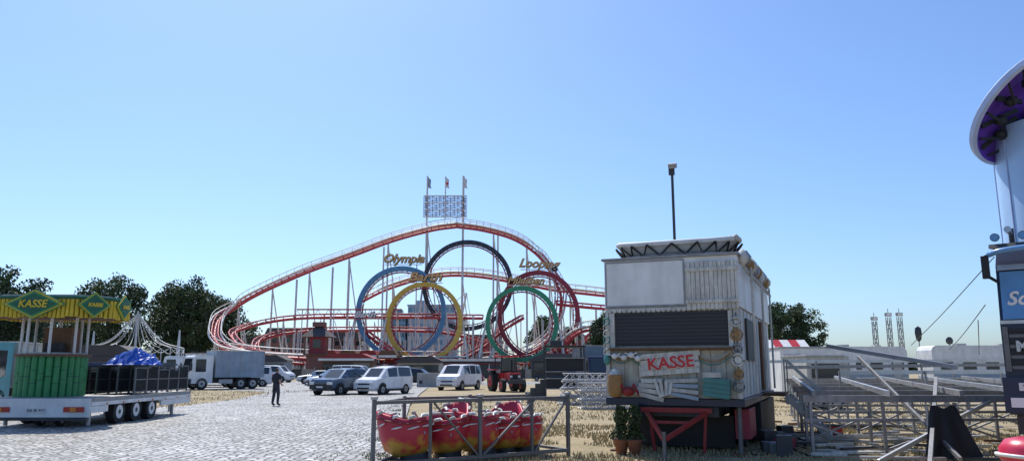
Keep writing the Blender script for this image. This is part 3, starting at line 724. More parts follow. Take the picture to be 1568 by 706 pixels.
# ------------------------------------------------------------ man
def man(loc,rz):
    J={'pel':(0,0,.95,.14,.11),'wst':(0,0,1.08,.135,.11),'cht':(0,-.01,1.32,.165,.12),'nck':(0,0,1.47,.06,.06),'hd0':(0,-.01,1.56,.075,.085),'hd1':(0,-.015,1.64,.085,.095),'hd2':(0,-.01,1.71,.06,.07)}
    for s,n in((1,'l'),(-1,'r')):
        J[n+'sh']=(s*.19,0,1.40,.07,.07); J[n+'el']=(s*.24,.04,1.12,.055,.055); J[n+'wr']=(s*.18,-.14,.98,.035,.035); J[n+'pm']=(s*.16,-.2,.95,.04,.025)
        J[n+'hp']=(s*.10,0,.90,.105,.105); J[n+'kn']=(s*.11,-.02+.03*s,.50,.078,.078); J[n+'an']=(s*.115,.03+.05*s,.09,.055,.055); J[n+'to']=(s*.13,-.14+.05*s,.04,.045,.035)
    E=[('pel','wst'),('wst','cht'),('cht','nck'),('nck','hd0'),('hd0','hd1'),('hd1','hd2')]
    for n in'lr': E+=[('cht',n+'sh'),(n+'sh',n+'el'),(n+'el',n+'wr'),(n+'wr',n+'pm'),('pel',n+'hp'),(n+'hp',n+'kn'),(n+'kn',n+'an'),(n+'an',n+'to')]
    names=list(J); vs=[J[k][:3] for k in names]; rr=[J[k][3:] for k in names]; ed=[(names.index(a),names.index(b)) for a,b in E]
    for s,n in((1,'l'),(-1,'r')):
        p=V(J[n+'pm'][:3]); pi=names.index(n+'pm')
        for k in range(4):
            b=p+V((s*(.03-.02*k),-.03,-.005)); ln=(.035,.042,.04,.03)[k]
            i=len(vs); vs+=[tuple(b),tuple(b+V((0,-ln*.7,-.02))),tuple(b+V((-s*.005,-ln,-.05)))]; rr+=[(.009,.009)]*3; ed+=[(pi,i),(i,i+1),(i+1,i+2)]
        b=p+V((-s*.045,.0,0)); i=len(vs); vs+=[tuple(b),tuple(b+V((-s*.02,-.035,-.01)))]; rr+=[(.011,.011),(.009,.009)]; ed+=[(pi,i),(i,i+1)]
    me=bpy.data.meshes.new('m'); me.from_pydata(vs,ed,[]); o=bpy.data.objects.new('m',me); sc.collection.objects.link(o)
    sk=o.modifiers.new('s','SKIN'); sk.use_smooth_shade=True
    for i,r_ in enumerate(rr): me.skin_vertices[0].data[i].radius=r_
    me.skin_vertices[0].data[0].use_root=True
    su=o.modifiers.new('ss','SUBSURF'); su.levels=2
    bpy.context.view_layer.update()
    m2=bpy.data.meshes.new_from_object(o.evaluated_get(bpy.context.evaluated_depsgraph_get()))
    bpy.data.objects.remove(o)
    for k in('skin','cloth_dark','cloth_grey','hair','black'): m2.materials.append(M[k])
    for p in m2.polygons:
        c=p.center; z=c.z; a=abs(c.x)
        if z<.1: q=4
        elif z>1.66 or (z>1.56 and c.y>.03): q=3
        elif z>1.50: q=0
        elif c.y<-.06 and z<1.06 and a>.12 and z>.8: q=0
        elif a>.2 and z<1.18 and z>.8: q=0
        elif z>.97: q=1
        else: q=2
        p.material_index=q; p.use_smooth=True
    P=empty('standing_man',loc,rz)
    b=bpy.data.objects.new('body',m2); sc.collection.objects.link(b); b.parent=P
    g=G()
    g.lathe((0,-.105,1.63),[(.004,.03),(.012,0),(.016,-.02),(.004,-.03)],'skin',8)
    for s in(-1,1):
        g.lathe((s*.03,-.098,1.65),[(.004,.008),(.011,0),(.004,-.008)],'black',8); g.lathe((s*.086,0,1.63),[(.005,.03),(.014,.01),(.01,-.02),(.003,-.03)],'skin',8,sy=1.6)
    g.box((0,-.1,1.585),(.045,.012,.009),'lamp_red')
    g.done('face',P)
man((-10.95,36,.004),rad(150))

# ------------------------------------------------------------ ticket booth on flatbed trailer (left)
g=G()
X0,X1,Y0,Y1=-15.6,-12.5,23.1,30.2
g.bx(X0,X1,Y0,Y1,.74,.86,'galv'); g.bx(X0-.01,X1+.01,Y0+.02,Y1+.01,.62,.735,'white_paint')
g.bx(X0,X1,Y0-.06,Y0-.003,.30,.84,'white_paint'); g.bx(X0+.1,X1-.1,Y0-.02,Y0+.1,.2,.32,'dark_metal')
for a in(X0+.15,X1-.75): 
    g.bx(a,a+.6,Y0-.1,Y0-.065,.45,.6,'lamp_red'); g.bx(a+.2,a+.38,Y0-.112,Y0-.102,.46,.59,'lamp_orange')
g.bx(-14.35,-13.8,Y0-.09,Y0-.065,.44,.56,'plate'); g.text('DA SK 917',.11,'black',(-14.07,Y0-.095,.5),depth=.01)
g.bx(X0+1.2,X1-1.2,Y0+.3,Y1,.4,.62,'dark_metal')
g.bx(X1-.06,X1+.004,Y0+4.6,Y1,.42,.61,'white_paint'); g.bx(X1-.06,X1+.004,Y0,Y0+1.0,.42,.61,'white_paint')
for y in(24.9,26.0,27.1):
    for x in(X0+.2,X1-.17): g.wheel((x,y,.37),.37,.26,hub='white_paint')
for x in(X0+.3,X1-.3):
    g.cyl((x,29.3,0.03),(x,29.3,.62),.06,'steel',8); g.cyl((x,29.3,0),(x,29.3,.03),.16,'steel',10); g.cyl((x,23.6,0.03),(x,23.6,.5),.06,'steel',8)
for x in(-14.3,-13.7): g.wheel((x,23.7,.2),.2,.12)
g.beam((-14,30.2,.55),(-14,32,.5),.12,.12,'dark_metal'); g.cyl((-14,31.8,0),(-14,31.8,.5),.05,'steel',8)
for k in range(7): g.cyl((X1+.01,24+k,.66),(X1+.03,24+k,.66),.03,'lamp_orange',8)
g.done('flatbed_trailer',bevel=.01)
g=G()
for row,x in enumerate((-12.62,-13.2,-13.9,-14.6)):
    for k in range(5):
        y=25.9+k*.84; zt=1.75+.08*math.sin(k*2+row)
        for yy in(y,y+.8): g.bx(x-.025,x+.025,yy-.025,yy+.025,.87,zt,'rack_steel')
        for zz in (.95,zt-.02,1.35): g.bx(x-.02,x+.02,y+.03,y+.77,zz-.02,zz+.02,'rack_steel')
        for j in range(9): g.bx(x-.01,x+.01,y+.07+j*.08,y+.085+j*.08,.97,zt-.05,'dark_metal')
        g.bx(x-.05,x-.03,y+.04,y+.76,.97,zt-.1,'dark_metal')
for k in range(8): g.beam((-15.2+random.random()*.3,25.8,1.78+.05*(k%3)),(-12.8+random.random()*.3-.5,30,1.8+.05*(k%3)),.06,.06,'rack_steel')
g.bx(-15.3,-14.7,25.8,29.8,.87,1.6,'dark_metal')
g.done('stacked_steel_fence_panels',bevel=0)
g=G(); n=34; vs=[];fs=[]
for i in range(n):
    for j in range(n):
        u=i/(n-1)*2-1;v=j/(n-1)*2-1; rr=min(1,math.hypot(u,v)); h=(1-rr**2.0)*.5
        nz=noise.fractal(V((u*3.2,v*3.2,3)),1,2,5)*.34; rg=abs(noise.noise(V((u*3+v,v*4-u,9))))*.35
        vs.append((u*.85+nz*.3,v*1.1+nz*.4,1.84+max(-.04,h+(nz-rg*.6)*(1-.4*rr)*(rr<.98))))
for i in range(n-1):
    for j in range(n-1): k=i*n+j; fs.append((k,k+n,k+n+1,k+1))
g.add(vs,fs,'tarp_blue'); g.done('blue_tarpaulin',loc=(-13.35,27.2,0))
BK=empty('bamboo_ticket_booth',(-14.72,24.7,.86))
g=G()
for k in range(28):
    a=2*math.pi*k/28; x,y=.9*math.cos(a),.9*math.sin(a); g.cyl((x,y,0),(x,y,1.22),.105,'bamboo_green',8)
    g.cyl((x,y,.4+.1*(k%3)),(x,y,.43+.1*(k%3)),.112,'dark_green',8); g.cyl((x,y,.9-.1*(k%4)),(x,y,.93-.1*(k%4)),.112,'dark_green',8)
g.cyl((0,0,1.22),(0,0,1.3),1.08,'wood_brown',28); g.cyl((0,0,0.02),(0,0,1.2),.85,'dark_green',20)
g.done('base',BK)
g=G()
for k in range(8):
    a=2*math.pi*(k+.5)/8; x,y=.92*math.cos(a),.92*math.sin(a); g.cyl((x,y,1.3),(x,y,2.45),.045,'support_white',8)
g.cyl((0,0,1.3),(0,0,1.35),.9,'offwhite',20)
g.box((.1,.2,1.75),(.9,.5,.8),'wood_brown'); g.box((-.3,.3,2.0),(.1,.1,1.0),'offwhite'); g.box((.2,-.3,1.5),(.5,.3,.3),'black')
g.done('windows_posts',BK)
g=G()
oct_=[(-1.15,-1.2),(1.2,-1.2),(1.95,-.4),(1.95,.6),(1.2,1.4),(-1.15,1.4),(-1.9,.6),(-1.9,-.4)]
g.prism(oct_,2.45,2.55,'wood_brown','xy'); g.prism([(x*.99,y*.99) for x,y in oct_],2.56,2.98,'yellow_paint','xy')
g.prism([(x*1.05,y*1.05) for x,y in oct_],2.98,3.06,'dark_green','xy')
g.prism([(x*.93,y*.93) for x,y in oct_],3.06,3.12,'offwhite','xy')
n=len(oct_)
for i in range(n):
    a=V((*oct_[i],0));b=V((*oct_[(i+1)%n],0)); L=(b-a).length; m=int(L/.13)
    for k in range(m):
        p=a.lerp(b,(k+.5)/m)*1.02; hh=random.uniform(.05,.12); g.cyl((p.x,p.y,2.5-hh),(p.x,p.y,2.96),.06,'yellow_paint',6)
def diamond(cx,cy,rz,w_,h_,txt,ts):
    R=Matrix.Rotation(rz,3,'Z')
    for s,d,mt in((1,0,'bamboo_green'),(.93,.03,'yellow_paint'),(.84,.05,'bamboo_green'),(.72,.06,'dark_green')):
        poly=[(-w_*s,0),(0,-h_*s),(w_*s,0),(0,h_*s)]
        F=[V((cx,cy,2.80))+R@V((x,-d-.02,z)) for x,z in poly]; Bk=[V((cx,cy,2.80))+R@V((x,.0,z)) for x,z in poly]
        g.add(F+Bk,[(0,1,2,3),(7,6,5,4)]+[(k,(k+1)%4,4+(k+1)%4,4+k) for k in range(4)],mt)
    p=V((cx,cy,2.80))+R@V((0,-.10,0)); g.text(txt,ts,'yellow_paint',p,rz=rz,depth=.02,bold=.008,shear=.15)
diamond(.05,-1.34,0,.98,.46,'KASSE',.32)
diamond(1.68,-.95,rad(47),.5,.42,'KASSE',.15)
diamond(2.06,.1,rad(90),.5,.42,'KASSE',.15)
g.done('roof_signs',BK)

# ------------------------------------------------------------ pirate style ticket wagon
WG=empty('ticket_booth_wagon',(2.03,16.6,0),rad(-22.9))
g=G()
g.bx(.06,2.78,.06,7.4,1.13,2.97,'wagon_white'); g.bx(0,2.82,0,7.5,2.985,4.04,'wagon_upper')
g.bx(-.05,2.87,-.06,7.55,4.042,4.09,'galv'); g.bx(.02,2.80,-.01,-.002,3.0,3.03,'galv')
g.bx(.03,1.74,-.03,-.004,3.03,4.0,'wagon_upper'); 
for z in(3.04,3.99): g.bx(.03,1.74,-.04,-.032,z-.015,z+.015,'galv')
for x in(.04,1.73): g.bx(x-.015,x+.015,-.04,-.032,3.06,3.97,'galv')
x=1.78
while x<2.8:
    ww=min(random.uniform(.075,.1),2.83-x)
    g.bx(x,x+ww-.008,-.05-random.uniform(0,.012),-.004,2.93+random.uniform(-.015,.015),3.92+random.uniform(-.01,.01),'plank_white'); x+=ww
g.bx(1.76,2.85,-.09,-.065,3.72,3.80,'plank_white'); g.bx(1.76,2.85,-.09,-.065,3.06,3.13,'plank_white')
for k in range(26):
    cx=.06+k*.106; g.prism([(cx,2.985),(cx+.1,2.985),(cx+.09,2.93),(cx+.05,2.905),(cx+.01,2.93)],-.035,-.01,'plank_white' if k<16 else 'panel_cream')
g.done('body',WG,bevel=.008)
g=G()
g.bx(.22,2.58,.0,.055,2.2,2.9,'shutter')
for k in range(9): g.bx(.22,2.58,-.008,-.001,2.24+k*.075,2.247+k*.075,'black')
g.bx(.10,.21,-.04,.055,2.16,2.9,'plank_white'); g.bx(2.59,2.68,-.04,.055,2.16,2.9,'plank_white'); g.bx(.1,2.68,-.16,.055,2.11,2.155,'wood_brown')
g.bx(.08,2.76,.01,.055,1.13,2.10,'panel_cream')
g.bx(2.70,2.80,-.02,.055,1.13,2.95,'plank_white'); g.bx(.0,.08,-.02,.055,1.13,2.95,'plank_white')
for k in range(9): g.bx(.1+k*.3,.108+k*.3,-.0,.008,1.14,2.1,'wood_brown')
g.done('serving_hatch',WG,bevel=.006)
g=G()
for k in range(4):
    g.box((1.36,-.06,1.66+k*.115),(1.25+.08*math.sin(k*3),.05,.108),'plank_white',R=Matrix.Rotation(rad(-5+random.uniform(-1,1)),3,'Y'))
g.text('KASSE',.34,'white_paint',(1.40,-.10,1.84),depth=.012,tilt=rad(5),bold=.022,sx=1.05); g.text('KASSE',.34,'red_paint',(1.40,-.115,1.84),depth=.02,tilt=rad(5),bold=.008,sx=1.05)
for k in range(4): g.box((.93+k*.02,-.08,1.16+k*.105),(.62-.06*k,.04,.085),'plank_white' if k%2 else 'offwhite',R=Matrix.Rotation(rad(14-5*k),3,'Y'))
for k in range(4): g.box((1.62,-.10,1.18+k*.10),(.66,.05,.075),'offwhite' if k%2 else 'box_greyblue',R=Matrix.Rotation(rad(10-4*k),3,'Y'))
for k in range(4): g.box((1.12+k*.09,-.14,1.33),(.06,.03,.40-.05*k),'plank_white',R=Matrix.Rotation(rad(-18+10*k),3,'Y'))
for a0,b0,dip in((.55,1.0,.16),(.1,.6,.12),(1.9,2.6,.16)):
    for r_ in range(3): g.tube([(a0+(b0-a0)*t,-.05,2.08-r_*.06-dip*4*t*(1-t)) for t in np.linspace(0,1,9)],.012,('offwhite','wicker','teal_crate')[r_],5)
g.box((2.33,-.16,1.34),(.50,.24,.38),'teal_crate',R=Matrix.Rotation(rad(6),3,'Y'))
for k in range(4): g.box((2.33,-.29,1.2+k*.09),(.52,.02,.05),'teal_crate',R=Matrix.Rotation(rad(6),3,'Y'))
g.box((2.25,-.18,1.60),(.36,.2,.1),'offwhite')
g.lathe((.24,-.18,1.14),[(.10,0),(.15,.1),(.17,.3),(.14,.42),(.16,.46),(.13,.46)],'wicker',16); g.lathe((.24,-.18,1.5),[(.14,.0),(.13,.1),(.09,.2),(.05,.22)],'plank_white',12)
g.lathe((.52,-.2,1.16),[(.02,0),(.12,.04),(.13,.12),(.07,.18),(.02,.2)],'red_dull',12)
for s in(-1,1):
    for k in range(3): g.tube([(.52+s*.1,-.2,1.22),(.52+s*.18,-.22,1.27+k*.03),(.52+s*.22,-.22,1.17+k*.03)],.018,'red_dull',6)
    g.lathe((.52+s*.13,-.24,1.36),[(.01,-.05),(.05,0),(.01,.07)],'red_dull',8)
for cx,cz in((.22,1.98),(.42,1.95),(.58,2.0),(.72,1.93)):
    g.lathe((cx,-.12,cz),[(.01,-.06),(.06,-.03),(.07,.02),(.03,.06),(.01,.07)],'white_paint',10); g.beam((cx-.14,-.14,cz+.05),(cx,-.12,cz),.03,.02,'white_paint'); g.beam((cx+.14,-.14,cz+.06),(cx,-.12,cz),.03,.02,'white_paint')
for k in range(6):
    a=[(.04+.07*math.cos(t),-.07,2.72-k*.13+.07*math.sin(t)) for t in np.linspace(0,6.28,12)]; g.tube(a,.016,('teal_crate','offwhite','plank_white')[k%3],5)
g.lathe((.04,-.08,1.9),[(.02,-.1),(.07,-.04),(.07,.06),(.02,.12)],'teal_crate',10)
for k,(cz,r,mt) in enumerate(((2.66,.09,'offwhite'),(2.4,.11,'wicker'),(2.12,.09,'galv'),(1.9,.12,'plank_white'),(1.62,.09,'wicker'),(1.38,.1,'galv'))):
    a=[(2.75+r*math.cos(t),-.06,cz+r*math.sin(t)) for t in np.linspace(0,6.28,14)]; g.tube(a,.024,mt,6); g.cyl((2.75,-.05,cz),(2.75,-.03,cz),r*.6,mt,12); g.cyl((2.75,-.06,cz+r),(2.75,-.06,cz+r+.1),.012,'dark_metal',5)
g.done('nautical_decorations',WG)
g=G()
for k in range(10): g.bx(2.785,2.80,.3+k*.7,.315+k*.7,1.15,2.95,'offwhite')
g.bx(2.79,2.83,1.2,3.0,1.9,2.8,'shutter'); g.bx(2.79,2.85,4.4,5.3,1.2,2.9,'wood_brown')
for k in range(10):
    g.lathe((2.9,.4+k*.65,4.0+.06*(k%2)),[(.02,-.16),(.11,-.05),(.12,.06),(.03,.2)],('plank_white','galv','wicker')[k%3],8)
    g.tube(cat([(2.88,.4+k*.65,3.9),(2.96,.7+k*.65,3.72),(2.88,1.05+k*.65,3.9)],4),.03,'offwhite',5)
for k in range(3): g.cyl((2.98,1.2+k*2.4,1.2),(2.98,1.2+k*2.4,3.9),.03,'plank_white',6)
g.bx(2.83,3.35,4.2,5.5,1.05,1.13,'wood_brown')
for k in range(4): g.bx(3.35+k*.25,3.6+k*.25,4.3,5.4,.85-k*.25,.9-k*.25,'steel')
for y in(4.3,5.4): g.beam((3.35,y,1.05),(4.35,y,.05),.04,.15,'steel'); g.beam((3.35,y,1.95),(4.35,y,.95),.04,.04,'steel'); g.cyl((3.35,y,1.1),(3.35,y,1.95),.02,'steel',6); g.cyl((4.3,y,.1),(4.3,y,.98),.02,'steel',6)
for k in range(9): 
    x=2.95+.6*random.random(); y=.5+k*.4; hh=random.uniform(.2,.5); g.box((x,y,hh/2),(.3,.3,hh),random.choice(['dark_metal','rack_steel','black','dark_red']),rz=random.random())
    g.tube(cat([(x,y,hh),(x+.2,y+.3,.1),(x+.5,y+.1,.03)],4),.015,'black',5)
g.done('side_fittings',WG)
g=G()
g.bx(-.02,2.84,-.02,7.5,.97,1.12,'navy'); g.bx(.5,2.3,.1,7.3,.75,.96,'dark_metal')
for x in(.45,2.42):
    for y in(2.3,5.6,6.6): g.wheel((x,y,.47),.47,.3)
g.bx(.45,2.4,2.15,2.45,.4,.55,'dark_metal')
g.bx(.75,2.2,-.12,-.04,.84,.94,'red_dull'); 
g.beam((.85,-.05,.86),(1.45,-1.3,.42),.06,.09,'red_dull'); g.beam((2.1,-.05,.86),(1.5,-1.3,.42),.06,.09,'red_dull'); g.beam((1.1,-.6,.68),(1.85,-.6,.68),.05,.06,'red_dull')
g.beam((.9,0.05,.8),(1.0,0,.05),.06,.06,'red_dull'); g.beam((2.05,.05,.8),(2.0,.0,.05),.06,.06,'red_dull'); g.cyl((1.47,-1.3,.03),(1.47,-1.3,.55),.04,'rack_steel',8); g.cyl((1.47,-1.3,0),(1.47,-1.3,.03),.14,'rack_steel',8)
for x in(.15,2.68): g.cyl((x,.3,.04),(x,.3,.97),.05,'rack_steel',8); g.box((x,.3,.02),(.3,.3,.04),'wood_brown')
g.bx(.3,2.5,.9,.93,.08,.75,'black'); g.bx(.3,.33,.95,7,.1,.75,'black')  # black skirting sheets, added to stand in for the shade under the wagon
g.bx(2.55,2.85,.6,1.8,.3,.9,'dark_red'); g.bx(2.5,2.86,3.0,7.0,.1,.94,'black')
g.done('chassis',WG,bevel=.008)
g=G(); n=40
def oval(a,w_,d_,x=1.42,y=1.1): 
    c,s=math.cos(a),math.sin(a); return x+w_*math.copysign(abs(c)**.8,c), y+d_*math.copysign(abs(s)**.8,s)
rows=[(.95,.45,.10),(1.12,.56,.16),(1.28,.62,.26),(1.36,.65,.40)]
vs=[]
for w_,d_,z in rows:
    for k in range(n):
        x,y=oval(2*math.pi*k/n,w_,d_); vs.append((x,y,4.02+z+ .05*abs((x-1.42)/1.3)**3+.012*math.sin(k*2.7)))
g.add(vs,[(i*n+k,i*n+(k+1)%n,(i+1)*n+(k+1)%n,(i+1)*n+k) for i in range(3) for k in range(n)]+[tuple(reversed(range(n)))],'offwhite',True)
rim=[(*oval(2*math.pi*k/n,1.35,.66),4.44+.08*abs(math.cos(2*math.pi*k/n))**3) for k in range(n+1)]; g.tube(rim,.06,'wagon_white',10)
for k in range(0,n,2):
    p=(*oval(2*math.pi*k/n,1.42,.72),4.42); q=(*oval(2*math.pi*(k+1)/n,1.22,.65),4.18); r_=(*oval(2*math.pi*(k+2)/n,1.42,.72),4.42)
    g.tube([p,q,r_],.024,'dark_metal',4)
g.tube([(*oval(2*math.pi*k/n,1.24,.64),4.19) for k in range(n+1)],.03,'galv',6)
for k in range(4): g.box((.75+k*.42,1.1,4.42+.03*(k%2)),(.3,1.1,.05),'plank_white')
for x,z in((2.62,4.5),(2.74,4.52),(.2,4.5)): g.lathe((x,.8,z),[(.01,-.08),(.06,-.04),(.07,.02),(.02,.08)],'offwhite',8)
g.bx(.7,.8,.5,1.7,4.09,4.2,'wood_brown'); g.bx(2.0,2.1,.5,1.7,4.09,4.2,'wood_brown')
g.done('roof_boat',WG)
g=G(); g.cyl((1.0,3,4.09),(1.0,3,6.75),.035,'dark_metal',8); g.box((1.0,2.95,6.72),(.14,.1,.24),'dark_metal'); g.box((1.04,2.88,6.82),(.2,.16,.12),'galv',R=Matrix.Rotation(rad(20),3,'X')); g.cyl((1.0,3,4.09),(1.0,3,4.2),.08,'dark_metal',8)
g.done('roof_mast_light',WG)
def pot(loc,h,seed):
    r=random.Random(seed); g=G(); g.lathe((0,0,0),[(.10,0),(.16,.28),(.18,.3),(.15,.31)],'terracotta',16); g.cyl((0,0,.3),(0,0,h*.8),.02,'bark',6)
    vs=[];fs=[]
    for i in range(1300):
        z=r.random(); rr=.2*(1-.5*z)*(1+.3*math.sin(z*9+seed))*math.sqrt(r.random()); a=r.uniform(0,6.28); p=V((rr*math.cos(a),rr*math.sin(a),.3+z*(h-.3))); n_=V((r.gauss(0,1),r.gauss(0,1),r.gauss(0,1))).normalized(); t=n_.orthogonal(); u=n_.cross(t); s=.022
        k=len(vs); vs+=[p-t*s,p-u*s*.6,p+t*s,p+u*s*.6]; fs.append((k,k+1,k+2,k+3))
    g.add(vs,fs,'leaf_a'); return g.done('potted_shrub',loc=loc)
pot((2.25,16.15,0),.95,1); pot((2.5,16.0,0),1.0,2)

# ------------------------------------------------------------ gondola rack
RK=empty('gondola_transport_rack',(-2.37,13.4,0),rad(34.5))
g=G(); L=4.25; Wd=1.35; x2=1.25
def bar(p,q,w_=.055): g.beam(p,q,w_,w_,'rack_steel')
h=1.15
for x in(0,2.15,L): bar((x,0,0),(x,0,h+.06),.065)
for x in(x2,2.75,L): bar((x,Wd,0),(x,Wd,h+.05),.06)
bar((0,0,h),(L,0,h),.06); bar((x2,Wd,h),(L,Wd,h)); bar((0,.0,h-.01),(x2,Wd,h-.01)); bar((L,0,h-.06),(L,Wd,h-.06)); bar((2.15,.03,h-.03),(2.6,Wd,h-.03))
bar((0.03,0,.12),(L,0,.12),.07); bar((x2,Wd,.12),(L,Wd,.12)); bar((L,0,.12),(L,Wd,.12)); bar((0,0,.12),(x2,Wd,.12))
bar((2.2,-.03,.15),(3.4,-.03,h-.02),.04); bar((3.4,-.03,.15),(4.2,-.03,h-.02),.04); bar((1.1,0,.12),(1.1,0,h),.05); bar((3.35,0,.12),(3.35,0,h),.05)
bar((1.15,-.03,h-.03),(2.1,-.03,.15),.035)
for x in(0,2.15,L): g.box((x,0,h+.08),(.1,.1,.05),'steel')
g.done('steel_frame',RK,bevel=.006)
def gond(cx,cy,rz,tilt,ty,sc_=1):
    g=G(); n=32; prof=[(.10,.10),(.36,.14),(.52,.28),(.58,.50),(.61,.74),(.60,.84)]; inner=[(.55,.84),(.50,.6),(.42,.4),(.1,.34)]
    vs=[]
    for r_,z in prof+inner:
        for k in range(n):
            a=2*math.pi*k/n; hi=1+.32*max(0,math.cos(a))**1.5*(z/.86); sx=1.0+.22*math.cos(a)
            fold=1+.03*math.sin(a*7+z*5)*(z>.2)
            vs.append((r_*math.cos(a)*sx*.92*fold,r_*math.sin(a)*.9*fold,z*hi))
    m=len(prof+inner)
    g.add(vs,[(i*n+k,i*n+(k+1)%n,(i+1)*n+(k+1)%n,(i+1)*n+k) for i in range(m-1) for k in range(n)]+[tuple(reversed(range(n))),tuple((m-1)*n+k for k in range(n))],'gondola',True)
    for k in range(0,n,3):
        a=2*math.pi*k/n+random.uniform(-.06,.06); hi=1+.32*max(0,math.cos(a))**1.5; sx=1+.22*math.cos(a)
        p=V((.61*math.cos(a)*sx*.92,.61*math.sin(a)*.9,.84*hi)); t=V((-math.sin(a),math.cos(a),random.uniform(-.2,.2))); L_=random.uniform(.07,.12)
        g.tube([p-t*L_,p-t*L_*.6+V((0,0,.03)),p+t*L_*.6+V((0,0,.03)),p+t*L_],[.015,.035,.035,.015],'offwhite' if k%2 else 'white_paint',8)
        b=V((.62*math.cos(a)*sx*.95,.62*math.sin(a)*.93,.66*hi)); g.tube([b-t*.12,b,b+t*.12],[.010,.022,.010],'white_paint',6)
    g.tube([(.63*math.cos(a)*(1+.22*math.cos(a))*.92,.63*math.sin(a)*.92,.75*(1+.32*max(0,math.cos(a))**1.5)) for a in np.linspace(0,2*math.pi,33)],.022,'red_dull',6)
    g.box((.12,0,.62),(.25,.8,.4),'red_dull',R=Matrix.Rotation(rad(12),3,'Y')); g.box((-.1,0,.95),(.06,.7,.05),'steel'); g.cyl((-.1,-.35,.95),(-.3,-.4,.5),.02,'steel',6); g.cyl((-.1,.35,.95),(-.3,.4,.5),.02,'steel',6)
    g.cyl((0,0,.0),(0,0,.14),.3,'dark_metal',12)
    o=g.done('gondola',RK,loc=(cx,cy,.06),rz=rz); o.rotation_euler=(tilt,rad(ty),rz); o.scale=(sc_,)*3
gond(1.12,.60,rad(150),.05,9,.9); gond(1.90,.74,rad(20),-.06,-7,.88); gond(2.62,.62,rad(160),.08,8,.88); gond(3.24,.80,rad(30),-.06,-7,.85); gond(3.72,.66,rad(140),.05,6,.82)

# ------------------------------------------------------------ ride platform scaffold right
g=G()
def b2(p,q,w_=.08,h_=.14,m_='galv'): g.beam(p,q,w_,h_,m_)
for k,y in enumerate((15.8,18,20.5,23,26,29)):
    x0=5.9+.33*(y-15.8); z=1.12+.03*k
    b2((x0,y,z),(x0+6.2+.3*k,y+.25,z))
    b2((x0,y,z-.42),(x0+6.2+.3*k,y+.25,z-.42),.05,.06)
    for j in range(5):
        x=x0+.15+j*1.5; yy=y+.25*j*1.5/6.2
        b2((x,yy,0.05),(x,yy,z-.08),.06,.06); g.box((x,yy,.02),(.22,.22,.04),'steel')
        if j<4: b2((x,yy-.04,.12 if (j+k)%2 else z-.5),(x+1.5,yy-.04+.06,z-.5 if (j+k)%2 else .12),.04,.04,'galv')
for j in range(5):
    b2((6.1+j*1.5,15.7,1.23),(10.6+j*1.6,29.2,1.38),.08,.12,'alu' if j%2 else 'galv')
b2((7.2,13.6,.06),(9.6,17.5,1.5),.07,.1,'galv'); b2((6.7,14.4,.06),(9.9,16.0,1.1),.06,.08,'alu'); b2((8.2,14.4,.1),(8.5,18.9,2.0),.05,.08)
b2((10.1,17.5,1.75),(8.2,20.0,2.3),.07,.1,'alu'); b2((8.9,21,1.6),(16,22.5,1.65),.06,.1,'alu'); b2((8.5,24,1.75),(17,25,1.85),.06,.1); b2((9,27,1.95),(19,28.5,2.0),.06,.1,'alu')
for x,y in((8.9,21),(11.5,21.5),(14,22.1),(9.5,24.1),(13,24.5),(16.5,24.95),(12,27.5),(16,28)): b2((x,y,1.2),(x,y,1.95 if y>23 else 1.65),.05,.05)
g.done('ride_platform_scaffold',bevel=.004)
g=G()
for i in range(60):
    x=random.uniform(5.8,12.5);y=random.uniform(14.5,25);a=random.uniform(-.6,.6);l=random.uniform(.5,1.8)
    g.beam((x,y,.05+.03*(i%3)),(x+l*math.cos(a),y+l*math.sin(a),.05+.03*(i%3)),random.uniform(.04,.14),.05,random.choice(['wood_brown','galv','dark_metal','plank_white','steel']))
for i in range(8):
    x=random.uniform(5,9);y=random.uniform(14.3,18); g.tube(cat([(x+.5*math.cos(t)*random.uniform(.6,1.2),y+.6*math.sin(t*1.3),.02) for t in np.linspace(0,5,7)],4),.014,'black',5)
g.done('loose_planks_and_cables')
g=G(); g.box((0,0,.13),(.5,.35,.26),'red_paint'); g.box((0,0,.28),(.54,.39,.04),'black'); g.tube([(-.1,0,.3),(-.1,0,.36),(.1,0,.36),(.1,0,.3)],.012,'black',6); g.done('red_tool_crate',loc=(8.2,20.2,0),rz=.2,bevel=.01)
g=G(); n=18; vs=[];fs=[]
for i in range(n):
    for j in range(8):
        u=i/(n-1);v=j/7; sp=.25+.32*v; vs.append((-sp+u*2*sp+.03*math.sin(i*2.1)*v,-.1-.25*v-.05*math.sin(u*14)*v,1.0-.98*v+.03*math.sin(u*9)))
for i in range(n-1):
    for j in range(7): k=i*8+j; fs.append((k,k+8,k+9,k+1))
g.add(vs,fs,'black',True); g.cyl((-.3,-.08,0),(-.3,-.08,1),.03,'steel',6); g.cyl((.3,-.08,0),(.3,-.08,1),.03,'steel',6); g.done('draped_black_cloth',loc=(8.35,15.2,0))

